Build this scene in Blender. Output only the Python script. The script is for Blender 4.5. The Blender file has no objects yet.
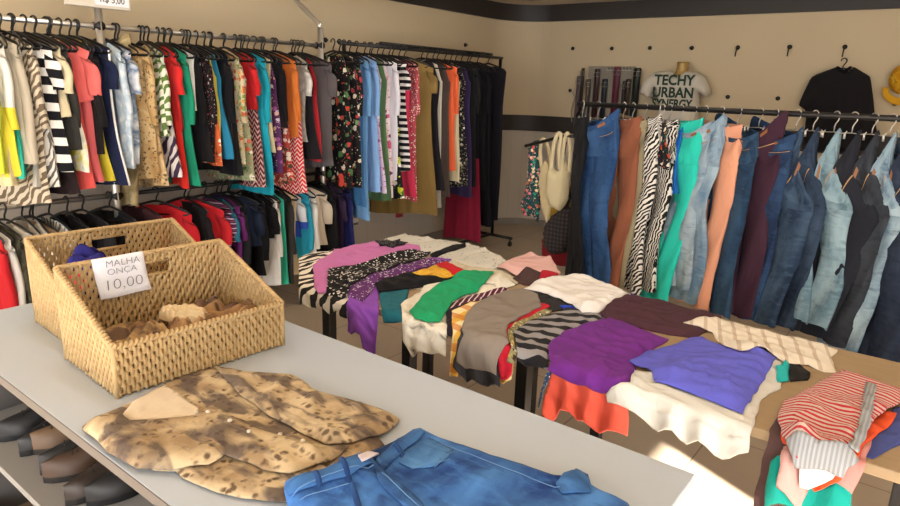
import bpy, bmesh, math, random
import numpy as np
from mathutils import Vector, Matrix, noise
from mathutils.geometry import delaunay_2d_cdt
PI = math.pi
col = bpy.context.scene.collection
rnd = random.Random(7)

# ------------------------------------------------------------------ camera
# room axes: back wall along X, left wall along -Y, camera above the origin
FOC, CAMH = 645.0, 1.62
ROLL = math.atan(0.032)
_d = (253 - (58 + 0.032 * 870)) * math.cos(ROLL)
PITCH = math.atan(_d / FOC)
AZ = -math.atan((870 / math.cos(ROLL)) / (FOC / math.cos(PITCH)))
_X = Vector((-math.sin(AZ), -math.cos(AZ)))
_Y = Vector((math.cos(AZ), -math.sin(AZ)))

def ray(px, py):
    x = px - 450; y = -(py - 253)
    c, s = math.cos(ROLL), math.sin(ROLL)
    xr = x * c - y * s; yr = x * s + y * c
    fw = FOC * math.cos(PITCH) + yr * math.sin(PITCH)
    up = -FOC * math.sin(PITCH) + yr * math.cos(PITCH)
    v = Vector((xr, fw))
    return Vector((v.dot(_X), v.dot(_Y), up))

EYE = Vector((0, 0, CAMH))
def at_z(px, py, z):
    r = ray(px, py); return EYE + r * ((z - CAMH) / r.z)
def at_y(px, py, y):
    r = ray(px, py); return EYE + r * (y / r.y)
def at_x(px, py, x):
    r = ray(px, py); return EYE + r * (x / r.x)

cd = bpy.data.cameras.new('camera'); cam = bpy.data.objects.new('camera', cd); col.objects.link(cam)
cd.sensor_width = 36; cd.lens = FOC / 900 * 36; cd.clip_start = 0.02
fwd = ray(450, 253).normalized(); rgt = (ray(550, 253) - ray(450, 253)).normalized()
upv = rgt.cross(fwd).normalized()
M = Matrix((rgt, upv, -fwd)).transposed().to_4x4(); M.translation = EYE
cam.matrix_world = M
bpy.context.scene.camera = cam

# ------------------------------------------------------------------ materials
def srgb(h):
    h = h.lstrip('#'); v = [int(h[i:i + 2], 16) / 255 for i in (0, 2, 4)]
    return tuple([(c / 12.92 if c <= .04045 else ((c + .055) / 1.055) ** 2.4) for c in v] + [1.0])

class NT:
    def __init__(s, name):
        s.m = bpy.data.materials.new(name); s.m.use_nodes = True
        s.t = s.m.node_tree; s.t.nodes.clear()
        s.out = s.n('ShaderNodeOutputMaterial'); s.b = s.n('ShaderNodeBsdfPrincipled')
        s.l(s.b.outputs[0], s.out.inputs[0])
    def n(s, ty, **kw):
        n = s.t.nodes.new(ty)
        for k, v in kw.items(): setattr(n, k, v)
        return n
    def l(s, a, b): s.t.links.new(a, b)
    def setin(s, sock, v):
        if isinstance(v, bpy.types.NodeSocket): s.l(v, sock)
        else: sock.default_value = v
    def math(s, op, a, b=None, c=None):
        n = s.n('ShaderNodeMath', operation=op)
        s.setin(n.inputs[0], a)
        if b is not None: s.setin(n.inputs[1], b)
        if c is not None: s.setin(n.inputs[2], c)
        return n.outputs[0]
    def mix(s, f, a, b):
        n = s.n('ShaderNodeMix', data_type='RGBA')
        s.setin(n.inputs[0], f); s.setin(n.inputs[6], a); s.setin(n.inputs[7], b)
        return n.outputs[2]
    def ramp(s, f, stops, const=False):
        n = s.n('ShaderNodeValToRGB'); r = n.color_ramp
        if const: r.interpolation = 'CONSTANT'
        while len(r.elements) < len(stops): r.elements.new(.5)
        for e, (p, c) in zip(r.elements, stops): e.position = p; e.color = c
        s.setin(n.inputs[0], f); return n.outputs[0]
    def noise(s, vec, scale, detail=2, dist=0, rough=.5):
        n = s.n('ShaderNodeTexNoise'); s.l(vec, n.inputs['Vector'])
        n.inputs['Scale'].default_value = scale; n.inputs['Detail'].default_value = detail
        n.inputs['Distortion'].default_value = dist; n.inputs['Roughness'].default_value = rough
        return n.outputs[0]
    def mapping(s, vec, sc=(1, 1, 1), rot=0, loc=(0, 0, 0)):
        n = s.n('ShaderNodeMapping'); s.l(vec, n.inputs[0])
        n.inputs['Scale'].default_value = sc; n.inputs['Rotation'].default_value = (0, 0, rot)
        n.inputs['Location'].default_value = loc
        return n.outputs[0]
    def voro(s, vec, scale, rand=1.0):
        n = s.n('ShaderNodeTexVoronoi'); s.l(vec, n.inputs['Vector'])
        n.inputs['Scale'].default_value = scale; n.inputs['Randomness'].default_value = rand
        return n
    def warp(s, vec, scale, amt):
        n = s.n('ShaderNodeTexNoise'); s.l(vec, n.inputs['Vector']); n.inputs['Scale'].default_value = scale
        a = s.n('ShaderNodeVectorMath', operation='SUBTRACT'); s.l(n.outputs[1], a.inputs[0]); a.inputs[1].default_value = (.5, .5, .5)
        b = s.n('ShaderNodeVectorMath', operation='SCALE'); s.l(a.outputs[0], b.inputs[0]); b.inputs['Scale'].default_value = amt
        c = s.n('ShaderNodeVectorMath', operation='ADD'); s.l(vec, c.inputs[0]); s.l(b.outputs[0], c.inputs[1])
        return c.outputs[0]
    def xyz(s, vec):
        n = s.n('ShaderNodeSeparateXYZ'); s.l(vec, n.inputs[0]); return n.outputs

_mats = {}
def fabric(kind, *a, bump=.45, rough=.9):
    key = (kind,) + a
    if key in _mats: return _mats[key]
    t = NT('fabric_' + kind)
    uvn = t.n('ShaderNodeUVMap'); uv = uvn.outputs[0]
    S = [srgb(x) if isinstance(x, str) and x.startswith('#') else x for x in a]
    if kind == 'plain':
        n = t.noise(uv, 6, 3)
        c = t.mix(t.math('MULTIPLY', n, .22), S[0], tuple(x * .55 for x in S[0][:3]) + (1,))
    elif kind == 'stripe':            # c1 c2 period angle duty
        p = t.warp(t.mapping(uv, rot=S[3]), 9, .008)
        f = t.math('FRACT', t.math('DIVIDE', t.xyz(p)[1], S[2]))
        c = t.mix(t.math('LESS_THAN', f, S[4]), S[0], S[1])
    elif kind == 'multistripe':       # period angle colours...
        p = t.mapping(uv, rot=S[1]); f = t.math('FRACT', t.math('DIVIDE', t.xyz(p)[1], S[0]))
        cs = S[2:]; c = t.ramp(f, [(i / len(cs), x) for i, x in enumerate(cs)], True)
    elif kind == 'floral':            # bg scale size colours...
        p = t.warp(uv, S[1] * 1.5, .6 / S[1])
        v = t.voro(p, S[1]); cs = S[3:]
        cc = t.ramp(t.xyz(v.outputs['Color'])[0], [(i / len(cs), x) for i, x in enumerate(cs)], True)
        c = t.mix(t.math('LESS_THAN', v.outputs['Distance'], S[2]), S[0], cc)
        v2 = t.voro(t.mapping(p, loc=(3.3, 1.7, 0)), S[1] * 2.3)
        c2 = t.ramp(t.xyz(v2.outputs['Color'])[1], [(i / len(cs), x) for i, x in enumerate(cs[::-1])], True)
        c = t.mix(t.math('LESS_THAN', v2.outputs['Distance'], S[2] * .62), c, c2)
    elif kind == 'leopard':           # bg mid dark scale shade
        big = t.noise(uv, 9, 4, .6)
        base = t.mix(t.ramp(big, [(.42, (0, 0, 0, 1)), (.62, (1, 1, 1, 1))]), S[0], S[1])
        v = t.voro(t.warp(uv, S[3] * .8, .9 / S[3]), S[3])
        spot = t.ramp(v.outputs['Distance'], [(.22, (1, 1, 1, 1)), (.46, (0, 0, 0, 1))])
        keep = t.ramp(t.noise(uv, S[3] * .45, 2), [(.42, (0, 0, 0, 1)), (.54, (1, 1, 1, 1))])
        c = t.mix(t.math('MULTIPLY', t.math('MULTIPLY', spot, keep), .9), base, S[2])
        if len(S) > 4:
            patch = t.ramp(t.noise(t.mapping(uv, sc=(1, 2.2, 1), rot=.9), 6, 4, .9), [(.48, (0, 0, 0, 1)), (.60, (1, 1, 1, 1))])
            c = t.mix(t.math('MULTIPLY', patch, .85), c, S[4])
    elif kind == 'zebra':             # c1 c2 scale angle duty
        w = t.n('ShaderNodeTexWave'); t.l(t.mapping(uv, rot=S[3]), w.inputs['Vector'])
        w.inputs['Scale'].default_value = S[2]; w.inputs['Distortion'].default_value = 7
        w.inputs['Detail'].default_value = 1.5; w.inputs['Detail Scale'].default_value = 1.2
        c = t.mix(t.math('LESS_THAN', w.outputs['Fac'], S[4]), S[0], S[1])
    elif kind == 'blotch':            # scale colours...
        cs = S[1:]; n = t.noise(uv, S[0], 3, .8)
        c = t.ramp(n, [(.3 + .4 * i / (len(cs) - 1), x) for i, x in enumerate(cs)])
    elif kind == 'chevron':           # period amp colours...
        o = t.xyz(uv); tri = t.math('ABSOLUTE', t.math('SUBTRACT', t.math('FRACT', t.math('DIVIDE', o[0], S[1])), .5))
        f = t.math('FRACT', t.math('DIVIDE', t.math('MULTIPLY_ADD', tri, S[1] * 1.4, o[1]), S[0]))
        cs = S[2:]; c = t.ramp(f, [(i / len(cs), x) for i, x in enumerate(cs)], True)
    elif kind == 'dots':              # bg dot scale size
        v = t.voro(uv, S[2], .75); c = t.mix(t.math('LESS_THAN', v.outputs['Distance'], S[3]), S[0], S[1])
    elif kind == 'plaid':             # c1 c2 c3 period
        o = t.xyz(uv)
        c = t.mix(t.math('LESS_THAN', t.math('FRACT', t.math('DIVIDE', o[0], S[3])), .45), S[0], S[1])
        c = t.mix(t.math('MULTIPLY', t.math('LESS_THAN', t.math('FRACT', t.math('DIVIDE', o[1], S[3])), .4), .75), c, S[2])
    elif kind == 'denim':             # dark light amount
        n = t.noise(t.mapping(uv, sc=(1.6, .5, 1)), 5, 4, .3)
        c = t.mix(t.ramp(n, [(.5 - .22 * S[2], (0, 0, 0, 1)), (.66, (1, 1, 1, 1))]), S[0], S[1])
        g = t.ramp(t.noise(t.mapping(uv, sc=(1, 2.5, 1), rot=.5), 16, 4, .8), [(.50, (0, 0, 0, 1)), (.72, (1, 1, 1, 1))])
        c = t.mix(t.math('MULTIPLY', g, .45), c, S[1])
        g = t.ramp(t.noise(t.mapping(uv, sc=(1, 2, 1), rot=-.3), 11, 4, .8), [(.54, (0, 0, 0, 1)), (.72, (1, 1, 1, 1))])
        c = t.mix(t.math('MULTIPLY', g, .55), c, tuple(x * .45 for x in S[0][:3]) + (1,))
    elif kind == 'bands':             # colours change down the garment: y0 c0 y1 c1 ...
        y = t.xyz(uv)[1]; c = S[0]
        for i in range(1, len(S), 2): c = t.mix(t.math('LESS_THAN', y, S[i]), c, S[i + 1])
    t.setin(t.b.inputs['Base Color'], c)
    t.b.inputs['Roughness'].default_value = rough
    t.b.inputs['Sheen Weight'].default_value = .03
    t.b.inputs['Specular IOR Level'].default_value = .18
    f1 = t.noise(uv, 420, 1); f2 = t.noise(t.mapping(uv, sc=(1, .35, 1), rot=.3), 26, 3, .5)
    h = t.math('MULTIPLY_ADD', f1, .12, t.math('MULTIPLY', f2, 1.0))
    bp = t.n('ShaderNodeBump'); bp.inputs['Strength'].default_value = bump; bp.inputs['Distance'].default_value = .012
    t.l(h, bp.inputs['Height']); t.l(bp.outputs[0], t.b.inputs['Normal'])
    _mats[key] = t.m
    return t.m

def solid(name, c, rough=.6, metal=0, vary=.06, scale=8, bump=0, bscale=60):
    if name in _mats: return _mats[name]
    t = NT(name); c = srgb(c)
    tc = t.n('ShaderNodeTexCoord').outputs['Object']
    n = t.noise(tc, scale, 3)
    t.setin(t.b.inputs['Base Color'], t.mix(t.math('MULTIPLY', n, vary * 4), c, tuple(x * .6 for x in c[:3]) + (1,)))
    t.b.inputs['Roughness'].default_value = rough; t.b.inputs['Metallic'].default_value = metal
    if bump:
        bp = t.n('ShaderNodeBump'); bp.inputs['Strength'].default_value = bump; bp.inputs['Distance'].default_value = .005
        t.l(t.noise(tc, bscale, 3), bp.inputs['Height']); t.l(bp.outputs[0], t.b.inputs['Normal'])
    _mats[name] = t.m; return t.m

CHROME = solid('chrome', '#d8d5d0', .32, .9, .02)
BLACKMETAL = solid('black_painted_metal', '#1c1a1a', .42, .3, .03)
BLACKPL = solid('black_plastic', '#121213', .38, 0, .02)
COUNTER = solid('grey_laminate', '#b2bcc8', .5, 0, .02, 3)
COUNTEREDGE = solid('brown_grey_edging', '#6d645c', .55, 0, .04)
CABINET = solid('dark_grey_board', '#5c5754', .7, 0, .05, 3)
PLYWOOD = None

# ------------------------------------------------------------------ mesh helpers
class MB:
    def __init__(s): s.v = []; s.f = []; s.uv = None
    def add(s, vs, fs):
        o = len(s.v); s.v += [tuple(x) for x in vs]; s.f += [tuple(i + o for i in f) for f in fs]; return s
    def box(s, a, b):
        x0, y0, z0 = a; x1, y1, z1 = b
        return s.add([(x0, y0, z0), (x1, y0, z0), (x1, y1, z0), (x0, y1, z0), (x0, y0, z1), (x1, y0, z1), (x1, y1, z1), (x0, y1, z1)],
                     [(0, 3, 2, 1), (4, 5, 6, 7), (0, 1, 5, 4), (1, 2, 6, 5), (2, 3, 7, 6), (3, 0, 4, 7)])
    def tube(s, pts, r, n=8, cap=True, closed=False, ry=None):
        pts = [Vector(p) for p in pts]; m = len(pts); rings = []
        up = Vector((0, 0, 1)); prev = None
        for i, p in enumerate(pts):
            if closed: t = (pts[(i + 1) % m] - pts[i - 1])
            else: t = pts[min(i + 1, m - 1)] - pts[max(i - 1, 0)]
            t.normalize()
            if prev is None:
                a = up if abs(t.z) < .9 else Vector((1, 0, 0))
                a = (a - t * a.dot(t)).normalized()
            else:
                a = (prev - t * prev.dot(t)).normalized()
            prev = a; b = t.cross(a)
            rr = r[i] if isinstance(r, (list, tuple)) else r
            rings.append([p + a * math.cos(2 * PI * k / n) * rr + b * math.sin(2 * PI * k / n) * (ry or rr) for k in range(n)])
        vs = [v for q in rings for v in q]; fs = []
        for i in range(m if closed else m - 1):
            j = (i + 1) % m
            for k in range(n): fs.append((i * n + k, i * n + (k + 1) % n, j * n + (k + 1) % n, j * n + k))
        if cap and not closed: fs += [tuple(range(n))[::-1], tuple((m - 1) * n + k for k in range(n))]
        return s.add(vs, fs)
    def build(s, name, mat, parent=None, smooth=True, bevel=0, loc=None):
        me = bpy.data.meshes.new(name); me.from_pydata(s.v, [], s.f); me.update()
        if s.uv is not None:
            l = me.uv_layers.new(name='UVMap')
            for lp in me.loops: l.data[lp.index].uv = s.uv[lp.vertex_index]
        me.materials.append(mat)
        if smooth:
            me.polygons.foreach_set('use_smooth', [True] * len(me.polygons))
        o = bpy.data.objects.new(name, me); col.objects.link(o)
        if parent: o.parent = parent
        if loc is not None: o.location = loc
        if bevel:
            b = o.modifiers.new('bevel', 'BEVEL'); b.width = bevel; b.segments = 2; b.limit_method = 'ANGLE'
            b.harden_normals = False
            me.polygons.foreach_set('use_smooth', [False] * len(me.polygons))
        return o

def tag(o, label, cat, group=None):
    assert 4 <= len(label.split()) <= 16, label
    o['label'] = label; o['category'] = cat
    if group: o['group'] = group
    return o
def empty(name, loc=(0, 0, 0), rot=(0, 0, 0)):
    o = bpy.data.objects.new(name, None); col.objects.link(o); o.location = loc; o.rotation_euler = rot
    o.empty_display_size = .05
    return o
def struct(name, mb, m, **k):
    o = mb.build(name, m, smooth=False, **k); o['kind'] = 'structure'; return o
def copy_tree(o, parent=None):
    c = o.copy(); col.objects.link(c); c.parent = parent
    for ch in list(o.children): copy_tree(ch, c)
    return c
def sm(x): x = max(0., min(1., x)); return x * x * (3 - 2 * x)

# ------------------------------------------------------------------ room
WX, WY, CZ = -4.30, 6.76, 2.53
def wall_mat():
    t = NT('painted_wall'); g = t.n('ShaderNodeNewGeometry').outputs['Position']; o = t.xyz(g)
    up = srgb('#cab898'); lo = srgb('#bdb4a7')
    n = t.noise(g, 1.3, 4); up2 = t.mix(t.math('MULTIPLY', n, .35), up, srgb('#a8977a'))
    c = t.mix(t.math('LESS_THAN', o[2], 1.13), up2, lo)
    # faint vertical joints of the lower panelling
    h = t.math('ADD', o[0], o[1])
    j = t.math('MULTIPLY', t.math('LESS_THAN', t.math('FRACT', t.math('DIVIDE', h, .2)), .025), t.math('LESS_THAN', o[2], 1.13))
    c = t.mix(t.math('MULTIPLY', j, .35), c, srgb('#8c867e'))
    t.setin(t.b.inputs['Base Color'], c); t.b.inputs['Roughness'].default_value = .8
    return t.m
WALL = wall_mat()
def floor_mat():
    t = NT('floor_tiles'); g = t.n('ShaderNodeNewGeometry').outputs['Position']; o = t.xyz(g)
    def line(s, off): return t.math('LESS_THAN', t.math('FRACT', t.math('DIVIDE', t.math('ADD', s, off), .6)), .010)
    gr = t.math('MAXIMUM', line(o[0], 10.30), line(o[1], 10.12))
    fx = t.math('FLOOR', t.math('DIVIDE', t.math('ADD', o[0], 10.30), .6)); fy = t.math('FLOOR', t.math('DIVIDE', t.math('ADD', o[1], 10.12), .6))
    cb = t.n('ShaderNodeCombineXYZ'); t.l(fx, cb.inputs[0]); t.l(fy, cb.inputs[1])
    w = t.n('ShaderNodeTexWhiteNoise'); t.l(cb.outputs[0], w.inputs['Vector'])
    c = t.mix(w.outputs[0], srgb('#ab9a85'), srgb('#b3a28d'))
    c = t.mix(t.math('MULTIPLY', t.noise(g, 3, 5), .4), c, srgb('#8f7c67'))
    c = t.mix(gr, c, srgb('#6b5c4c'))
    t.setin(t.b.inputs['Base Color'], c); t.b.inputs['Roughness'].default_value = .32
    return t.m
struct('floor', MB().box((WX - .2, -6, -.1), (5, WY + .2, 0)), floor_mat())
R = .5
FY = -.95
arc = [(WX + R - R * math.cos(a), WY - R + R * math.sin(a)) for a in [PI / 2 * i / 16 for i in range(17)]]
def wall_strip(path, z0, z1, off=0, th=.12):
    m = MB(); n = len(path); vs = []
    def nrm(i):
        a = Vector(path[max(i - 1, 0)]); b = Vector(path[min(i + 1, n - 1)]); d = (b - a).normalized(); return Vector((d.y, -d.x))
    for i, p in enumerate(path):
        q = nrm(i); a = Vector(p) + q * off; b = Vector(p) - q * (th)
        vs += [(a.x, a.y, z0), (a.x, a.y, z1), (b.x, b.y, z1), (b.x, b.y, z0)]
    fs = []
    for i in range(n - 1):
        for k in range(4): fs.append((i * 4 + k, i * 4 + (k + 1) % 4, i * 4 + 4 + (k + 1) % 4, i * 4 + 4 + k))
    fs += [(3, 2, 1, 0), tuple((n - 1) * 4 + k for k in range(4))]
    return m.add(vs, fs)
WH = 2.9
struct('wall_left', wall_strip([(WX, -3), (WX, WY - R)] + arc[1:9], 0, WH), WALL)
struct('wall_back', wall_strip(arc[8:] + [(5, WY)], 0, WH), WALL)
DARK = solid('dark_brown_paint', '#2b2624', .55, 0, .03)
full = [(WX, -3), (WX, WY - R)] + arc[1:] + [(5, WY)]
struct('trim_1', wall_strip(full, 2.355, 2.53, .035, -.002), DARK)
struct('trim_2', wall_strip(full, 1.135, 1.315, .02, -.002), DARK)
struct('baseboard_left', wall_strip(full[:10], 0, .08, .015, -.002), solid('baseboard', '#8d857b', .5))
struct('baseboard_back', wall_strip(full[9:], 0, .08, .015, -.002), solid('baseboard', '#8d857b', .5))
CEIL = solid('ceiling_paint', '#d8cbb4', .85)
struct('ceiling', MB().box((WX - .12, FY - .1, WH), (4.35, WY + .12, WH + .1)), CEIL)
struct('trim_3', wall_strip(full, 2.53, 2.90, .6, -.002), CEIL)      # lowered soffit along the two walls
# shop front behind the viewer: open to daylight below an unseen awning added against the sun, closed above it
FY = -.95
FR = solid('white_frame', '#d9d6cf', .5)
struct('wall_right', MB().box((4.2, .56, 0), (4.35, WY + .1, WH)).box((4.2, FY, 2.84), (4.35, .56, WH)), CEIL)
struct('wall_front', MB().box((WX, FY - .12, 2.27), (5, FY, 2.46)), FR)
struct('window_1', MB().box((WX, FY - .1, 2.46), (4.35, FY, WH)).box((WX, FY - .1, 0), (WX + .1, FY, 2.27)).box((4.25, FY - .1, 0), (4.35, FY, 2.27)), FR)
struct('trim_4', MB().box((-5, FY - 1.6, 2.33), (4.35, FY - .12, 2.40)), solid('added_awning', '#c9c2b4', .8))  # unseen awning slab, added to block sun over the open front

# ------------------------------------------------------------------ lights
sun = bpy.data.lights.new('sun', 'SUN'); sun.energy = 34; sun.angle = .009; sun.color = (1, .96, .9)
so = bpy.data.objects.new('sun', sun); col.objects.link(so)
sd = Vector((-.91, .41, -.50)).normalized(); so.rotation_euler = sd.to_track_quat('-Z', 'Y').to_euler()
so.location = (6, -2, 5)
w = bpy.data.worlds.new('sky'); bpy.context.scene.world = w; w.use_nodes = True
bg = w.node_tree.nodes['Background']; bg.inputs[0].default_value = (.93, .96, 1, 1); bg.inputs[1].default_value = 3.3
sc = bpy.context.scene
sc.view_settings.view_transform = 'Standard'; sc.view_settings.look = 'None'
sc.view_settings.exposure = 0.7; sc.view_settings.gamma = 1; sc.view_settings.use_curve_mapping = False
glow = NT('fill_lamp_diffuser'); glow.b.inputs['Emission Color'].default_value = (1, .95, .87, 1); glow.b.inputs['Emission Strength'].default_value = 14
for i, (x, y) in enumerate([(-2.6, 1.2), (-2.6, 3.9), (.1, 2.6)]):  # out-of-view ceiling lamps, added to bring extra fill light into the room
    e = empty('added_fill_light', (x, y, WH)); tag(e, ['unseen ceiling lamp added as fill over the counter', 'unseen ceiling lamp added as fill before the far corner', 'unseen ceiling lamp added as fill over the clothes table'][i], 'lamp')
    MB().box((-.63, -.08, -.05), (.63, .08, 0)).build('housing', FR, e, False)
    MB().box((-.6, -.06, -.065), (.6, .06, -.052)).build('diffuser', glow.m, e, False)

# ------------------------------------------------------------------ hanging clothes
def arcpts(c, r, a0, a1, n, ax=0):
    out = []
    for i in range(n + 1):
        a = a0 + (a1 - a0) * i / n
        out.append((c[0] + r * math.cos(a), c[1], c[2] + r * math.sin(a)))
    return out
def make_hanger(mat, name='clothes_hanger', r=.0045):
    # origin on the rail's centre line; arms run along local X; flat body of a plastic hanger
    rr = .021
    m = MB()
    hook = arcpts((0, 0, 0.002), rr, -.35, PI + .15, 12)
    hook = hook[::-1]      # tip ... over the rail ... down to the neck
    hook += [(.014, 0, -.020), (.004, 0, -.034), (0, 0, -.045), (0, 0, -.063)] if r > .004 else [(.016, 0, -.022), (.004, 0, -.04), (0, 0, -.055), (0, 0, -.085)]
    m.tube(hook, .0034 if r < .004 else .005, 6)
    if r < .004:
        m.tube([(-.075, 0, -.075), (-.06, 0, -.088), (0, 0, -.084), (.06, 0, -.088), (.075, 0, -.075)], .0025, 6)
        for x in (-.068, .068): m.tube([(x, -.006, -.082), (x, -.004, -.115)], .006, 6)
        return m, mat, name
    arm = [(-.205, 0, -.133), (-.19, 0, -.120), (-.1, 0, -.086), (-.03, 0, -.066), (0, 0, -.062), (.03, 0, -.066), (.1, 0, -.086), (.19, 0, -.120), (.205, 0, -.133)]
    bar = [(.19, 0, -.143), (0, 0, -.144), (-.19, 0, -.143)]
    m.tube(arm + bar, r * 1.3, 6, closed=True, ry=r * .8)
    return m, mat, name
_hm = {}
def hanger(loc, yaw, label, group, kind='black'):
    if kind not in _hm:
        mb, mat, nm = make_hanger(BLACKPL if kind == 'black' else CHROME, r=.0055 if kind == 'black' else .0025)
        o = mb.build('clothes_hanger', mat); _hm[kind] = o
    else:
        o = _hm[kind].copy(); col.objects.link(o)
    o.location = loc; o.rotation_euler = (0, 0, yaw)
    return tag(o, label, 'hanger', group)

def shoulder(x, top=-.070): return top - .36 * max(0, abs(x) - .03)
def top_mesh(L, w0=.2, w1=.2, th=.022, neck=.07, scoop=.06, fold=.014, seed=0, asym=0, chest=None, strap=False, nu=26, nv=18, vneck=False, drift=0):
    r = random.Random(seed); ph = [r.uniform(0, 6.3) for _ in range(6)]; kk = [r.uniform(2, 4), r.uniform(5, 8)]
    m = MB(); uvs = []; u_off = r.uniform(0, 3); v_off = r.uniform(0, 3)
    chest = chest or min(w0, w1) * .95
    def wid(v):
        if v < .25: return w0 + (chest - w0) * sm(v / .25)
        return chest + (w1 - chest) * ((v - .25) / .75) ** 1.1
    for side in (-1, 1):
        vs = []
        for j in range(nv + 1):
            v = j / nv
            for i in range(nu + 1):
                u = -1 + 2 * i / nu; W = wid(v); x = u * W
                z0 = shoulder(u * w0)
                if abs(u * w0) < neck:
                    q = 1 - abs(u * w0) / neck
                    sc_ = scoop if side < 0 else scoop * .3
                    z0 -= sc_ * (q if vneck else math.sqrt(max(0, 1 - (1 - q) ** 2)))
                if strap and abs(u) > .55: z0 -= .13 * sm((abs(u) - .55) / .45)
                zb = -L + .012 * math.sin(u * 3 + ph[4]) + asym * u
                z = z0 + (zb - z0) * v
                amp = fold * (.25 + 1.0 * v)
                f = amp * (math.sin(u * kk[0] * PI * .5 + ph[0] + v * 1.2) * .6 + math.sin(u * kk[1] * PI * .5 + ph[1] - v) * .4 + math.sin(u * 19 + ph[5] + 2 * math.sin(v * 3)) * .32 * sm(v * 2.5))
                edge = math.sqrt(max(0, 1 - abs(u) ** 3))
                d = (.004 + th * (sm(v * 4) * .7 + .3 * v)) * edge
                y = side * d + f + .5 * fold * math.sin(v * 5 + ph[2])
                xx = x + .012 * math.sin(v * 6 + ph[3]) * v + drift * v
                vs.append((xx, y, z)); uvs.append((x * 1.1 + u_off + side * .5, z))
        fs = []
        for j in range(nv):
            for i in range(nu):
                a = j * (nu + 1) + i; q = (a, a + 1, a + nu + 2, a + nu + 1)
                fs.append(q[::-1] if side < 0 else q)
        m.add(vs, fs)
    n = (nu + 1) * (nv + 1); fs = []
    for j in range(nv):
        for i in (0, nu):
            a = j * (nu + 1) + i; b = a + nu + 1
            fs.append((a, b, b + n, a + n) if i == 0 else (a, a + n, b + n, b))
    for i in range(nu):
        x = (-1 + 2 * (i + .5) / nu) * w0
        if abs(x) > neck: fs.append((i, i + 1, i + 1 + n, i + n))
    m.f += fs; m.uv = uvs
    return m
def sleeve_mesh(sx, w0, length, seed=0, wide=.065, ang=.3, nr=9):
    r = random.Random(seed + sx); m = MB(); n = 12; uvs = []
    z0 = shoulder(w0) - .055
    ph = r.uniform(0, 6); rings = []
    for j in range(nr + 1):
        v = j / nr
        a = ang * (1 - .6 * v)
        cx = sx * (w0 - .02 + math.sin(a) * length * v * .9); cz = z0 - math.cos(ang * .6) * length * v
        ww = wide * (1 - .3 * v) * (1 if v > 0 else .8)
        for k in range(n):
            t = 2 * PI * k / n
            x = cx + math.cos(t) * ww * (.55 if length > .3 else .72)
            y = math.sin(t) * .02 + .006 * math.sin(v * 7 + ph) + (.008 * v)
            z = cz + math.cos(t) * sx * -.0 + (ww * .8 * (1 - v) ** 2) * (-math.cos(t) * sx * .5 + .3)
            rings.append((x, y, z)); uvs.append((math.cos(t) * ww + 1.3, z))
    fs = []
    for j in range(nr):
        for k in range(n): fs.append((j * n + k, j * n + (k + 1) % n, (j + 1) * n + (k + 1) % n, (j + 1) * n + k))
    fs.append(tuple(range(n)))
    m.add(rings, fs); m.uv = uvs; return m
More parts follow.
